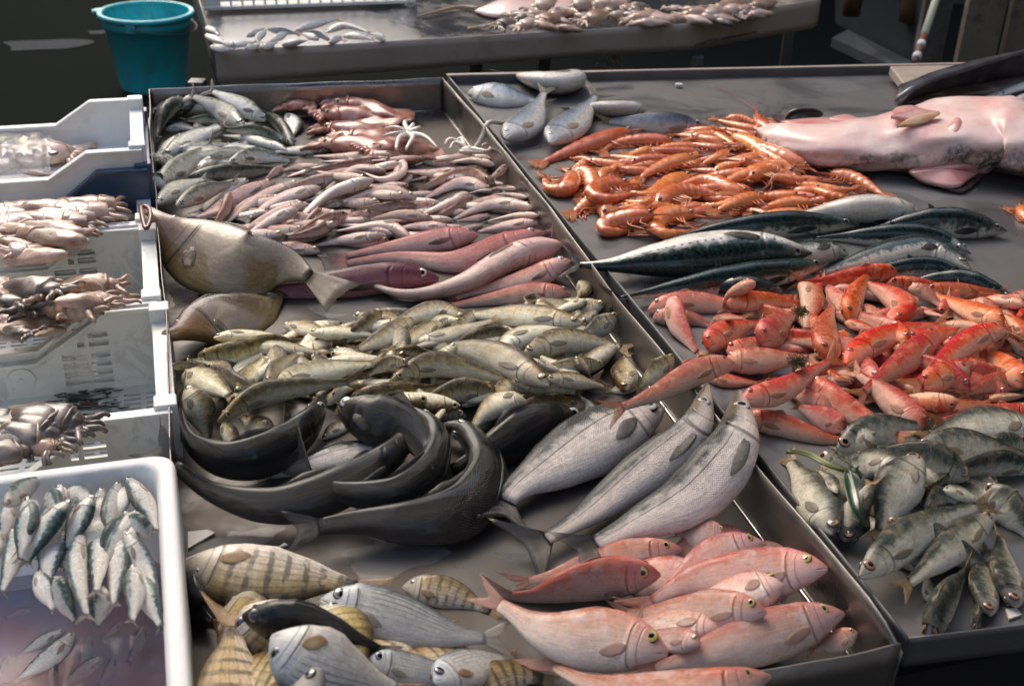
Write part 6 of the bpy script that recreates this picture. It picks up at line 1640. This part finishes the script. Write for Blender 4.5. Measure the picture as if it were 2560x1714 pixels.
# counter panel behind
def quad3(pts, th, mat, name, label, cat, nrm):
    mb = MB(); mb.prism(pts, nrm*th); o = mb.build(name, mat); lo = min(p.z for p in pts); c_ = sum(pts, Vector())/len(pts); rebase(o, Vector((c_.x, c_.y, lo))); 
    if label: tag(o, label, cat)
    return o
quad3([atY(2090, 60, 6.9), atY(2330, 175, 5.9), atY(2330, -60, 5.9), atY(2090, -60, 6.9)], .03, 'dark_board', 'counter_panel', 'dark grey counter side behind the orange wooden legs', 'counter', Vector((.1,1,0)))
quad3([atY(2080, 95, 6.8), atY(2265, 180, 5.8), atY(2330, 178, 5.75), atY(2120, 74, 6.75)], .05, 'grey_metal', 'kerb_board', 'low slanted grey board on the floor behind the steel table', 'board', Vector((0,0,-1)))
# diagonal pole
a, b = atY(2287, 158, 4.6), atY(2350, -30, 5.2); mb = MB(); mb.tube([lerp(a, b, .35), b+(b-a)*.5], .016, 12); root = mb.build('broom_pole', 'pole_cream', None, True); rebase(root, a); tag(root, 'cream broom pole leaning behind the table edge', 'pole')
mb = MB(); mb.tube([a-a, lerp(a, b, .35)-a], .014, 12); mb.build('taped_end', 'pole_tape', root, True)
for t in (.05, .2): 
    mb = MB(); mb.tube([lerp(a, b, t)-a, lerp(a, b, t+.05)-a], .017, 12); mb.build('white_band', 'bone_white', root, True)
# table edge piece at the back right
p0, p1 = at(2228, 180, R2), at(2420, 200, R2); mb = MB(); mb.prism([at(2225,165,R2+.02), at(2480,160,R2+.02), at(2480,215,R2+.02), at(2262,212,R2+.02)], (0,0,-.03)); o = mb.build('edge_plate', 'stall_steel', bevel=.004); rebase(o, at(2300,190,R2)); tag(o, 'small folded grey steel plate on the table edge under the broom pole', 'plate')
# clutter below the back stall
vbox((1190,190), 4.9, .05, GZ, -.1, 'leg_steel', 'thin dark post under the back stall, left part', 'post', 'post')
quad3([at(1600,138,-.05)+VD*.4, at(1712,134,-.05)+VD*.4, at(1712,134,-.05)+VD*.7, at(1600,138,-.05)+VD*.7], .03, 'orange_wood', 'wooden_shelf', 'short brown wooden shelf under the back stall', 'shelf', Vector((0,0,-1)))
mb = MB(); rg = random.Random(5); c_ = atY(1515, 165, 5.0)
for i in range(14):
    q = c_+Vector((rg.uniform(-.05, .05), rg.uniform(-.03, .03), rg.uniform(-.10, .08))); mb.tube([q, q+Vector((rg.uniform(-.04, .04), 0, rg.uniform(-.05, .05))), q+Vector((rg.uniform(-.06, .06), .02, rg.uniform(-.08, .02)))], [.004, .012, .004], 6)
o = mb.build('crumpled_bag', 'bone_white', None, True); rebase(o, c_-Vector((0,0,.1))); tag(o, 'crumpled white plastic bag hanging in the dark under the back stall', 'bag')
# street walls round the stall; the unseen ones added to shape the daylight
def street_wall(name, a, b, h, label, mat='plaster', nrm=None):
    a, b = Vector(a), Vector(b); d = (b-a).normalized(); nr = Vector((-d.y, d.x, 0)); c_ = (a+b)/2; root = empty(name, Vector((c_.x, c_.y, GZ))); L_ = (b-a).length
    us = [0]; x = 1.2
    while x < L_-2.0: us += [x, x+1.1]; x += 2.6
    us = sorted(us+[L_]); vv = [0, .9, 3.0, 4.2, 5.9, h]
    hole = lambda i, j: i % 2 == 1 and j in (1, 3)
    mb = MB(); perforated(mb, a-root.location+Vector((0,0,GZ)), d, Vector((0,0,1)), us, vv, hole, .25, nr); mb.build('wall', mat, root)
    mb = MB(); mb.box(c_-root.location+nr*.18+Vector((0,0,GZ+h/2)), L_-.1, .03, h-.1, (d, nr, Vector((0,0,1)))); mb.build('shutter', 'dark_board', root)
    tag(root, label, 'building'); return root
street_wall('building', (9, 9.2, 0), (-1.2, 9.8, 0), 7.5, 'dark shop building behind the back stall at the top right', 'dark_board')
street_wall('building', (4.6, -6, 0), (5.6, 9, 0), 7, 'unseen plastered wall along the right side of the street, added to shape daylight')
street_wall('building', (-7.5, 12, 0), (-6.5, -6, 0), 7, 'unseen plastered wall along the left side of the street, added to shape daylight')
street_wall('building', (-6.5, -9, 0), (4.6, -9, 0), 4.5, 'unseen plastered wall closing the street behind the viewer, added to shape daylight')

# ---- water films and scraps on the trays
g = NG('water_film'); g.set(color=(.5,.52,.55), rough=.08, alpha=.07, coat=.5, coatr=.02, spec=.9)
def film(px, rx, ry, z, label, seed):
    rg = random.Random(seed); c_ = at(*px, z); ph = [rg.uniform(0, 6) for _ in range(3)]; pts = []
    for i in range(40):
        a = 2*math.pi*i/40; k_ = 1+.28*math.sin(2*a+ph[0])+.18*math.sin(5*a+ph[1])+.08*math.sin(9*a+ph[2]); pts.append(c_+UD*math.cos(a)*rx*k_+VD*math.sin(a)*ry*k_)
    mb = MB(); mb.prism(pts, (0,0,.0012)); o = mb.build('water_film', 'water_film'); rebase(o, c_); tag(o, label, 'water film')
film((600,1350), .05, .025, .0012, 'thin water film on the bare steel left of the silver bass tails', 1)
film((1010,1370), .09, .05, .0012, 'thin water film on the bare steel between the bass and the bream', 2)
film((1000,275), .12, .08, .0012, 'thin water film in the empty back right corner of the deep tray', 3)
film((1450,440), .05, .04, Z2F+.0012, 'small water film on the steel left of the orange shrimps', 4)
film((2300,470), .12, .07, Z2F+.0012, 'water film on the bare steel between the monkfish and the mackerel', 5)
film((2100,215), .10, .05, Z2F+.0012, 'pale water streak on the steel near the back table edge', 6)
film((900,770), .08, .04, .0012, 'reddish wet film on the steel below the pink fish', 7)
def scrap(px, z, pts, label, mat='bone_white'):
    c_ = at(*px, z); mb = MB(); mb.prism([c_+UD*x+VD*y for x, y in pts], (0,0,.003)); o = mb.build('scrap', mat); rebase(o, c_); tag(o, label, 'scrap')
scrap((493,1347), .001, [(-.014,-.022),(.026,.006),(.016,.016),(-.012,.018)], 'white triangular scrap on the steel by the left wall above the striped bream')
scrap((706,1365), .001, [(-.006,-.004),(.008,-.002),(.003,.005)], 'tiny white ice chip on the steel below the curled dark bass')
scrap((2531,1536), Z2F+.001, [(-.012,-.008),(.010,-.005),(.012,.008),(-.004,.010)], 'pale scrap on the steel at the lower right under the green grey fish')
# ------------------------------------------------------------ labels told from each thing's place in its heap
def side(c, cs):
    xs = sorted(q[0] for q in cs); ys = sorted(q[1] for q in cs); fx = (c[0]-xs[0])/max(xs[-1]-xs[0], 1); fy = (c[1]-ys[0])/max(ys[-1]-ys[0], 1)
    a = 'back' if fy < .34 else ('front' if fy > .66 else 'middle'); b = 'left' if fx < .34 else ('right' if fx > .66 else 'centre')
    return 'middle' if a == 'middle' and b == 'centre' else a+' '+b
def heading(d):
    a = math.degrees(math.atan2(-d[1], d[0])) % 360
    return ['right', 'upper right', 'up', 'upper left', 'left', 'lower left', 'down', 'lower right'][int((a+22.5)//45) % 8]
ORD = ['', 'first','second','third','fourth','fifth','sixth','seventh','eighth','ninth','tenth','eleventh','twelfth','thirteenth','fourteenth','fifteenth','sixteenth','seventeenth','eighteenth','nineteenth']
TEN = {2:'twent',3:'thirt',4:'fort',5:'fift',6:'sixt',7:'sevent',8:'eight',9:'ninet'}
def ordinal(k):
    if k < 20: return ORD[k]
    if k >= 100: return 'hundred and '+ordinal(k-100) if k > 100 else 'hundredth'
    t, u = divmod(k, 10); return TEN[t]+('ieth' if u == 0 else 'y-'+ORD[u])
gr = {}
for r_ in REC: gr.setdefault(r_['group'], []).append(r_)
for gname, L_ in gr.items():
    L_.sort(key=lambda r: r['c'][0]); cs = [r['c'] for r in L_]
    for i, r in enumerate(L_):
        sh = 'curled ' if r['curve'] > 1.25 else ('bent ' if r['curve'] > 1.06 else '')
        bl = 'belly-up ' if abs(r['roll']) > 95 and r['cat'] == 'fish' else ('back-up ' if abs(r['roll']) < 22 and r['cat'] == 'fish' else '')
        lab = f"{sh}{bl}{r['look']} pointing {heading(r['d'])}, {side(r['c'], cs)} of heap, {ordinal(i+1) if i < len(L_)/2 else ordinal(len(L_)-i)} from {'left' if i < len(L_)/2 else 'right'}"
        r['o']['label'] = lab; r['o']['category'] = r['cat']; r['o']['group'] = gname
for k, v in sorted(STAT.items()): print('LEN', k, len(v), round(min(v), 3), round(sum(v)/len(v), 3), round(max(v), 3))
print('objects', len(bpy.data.objects))
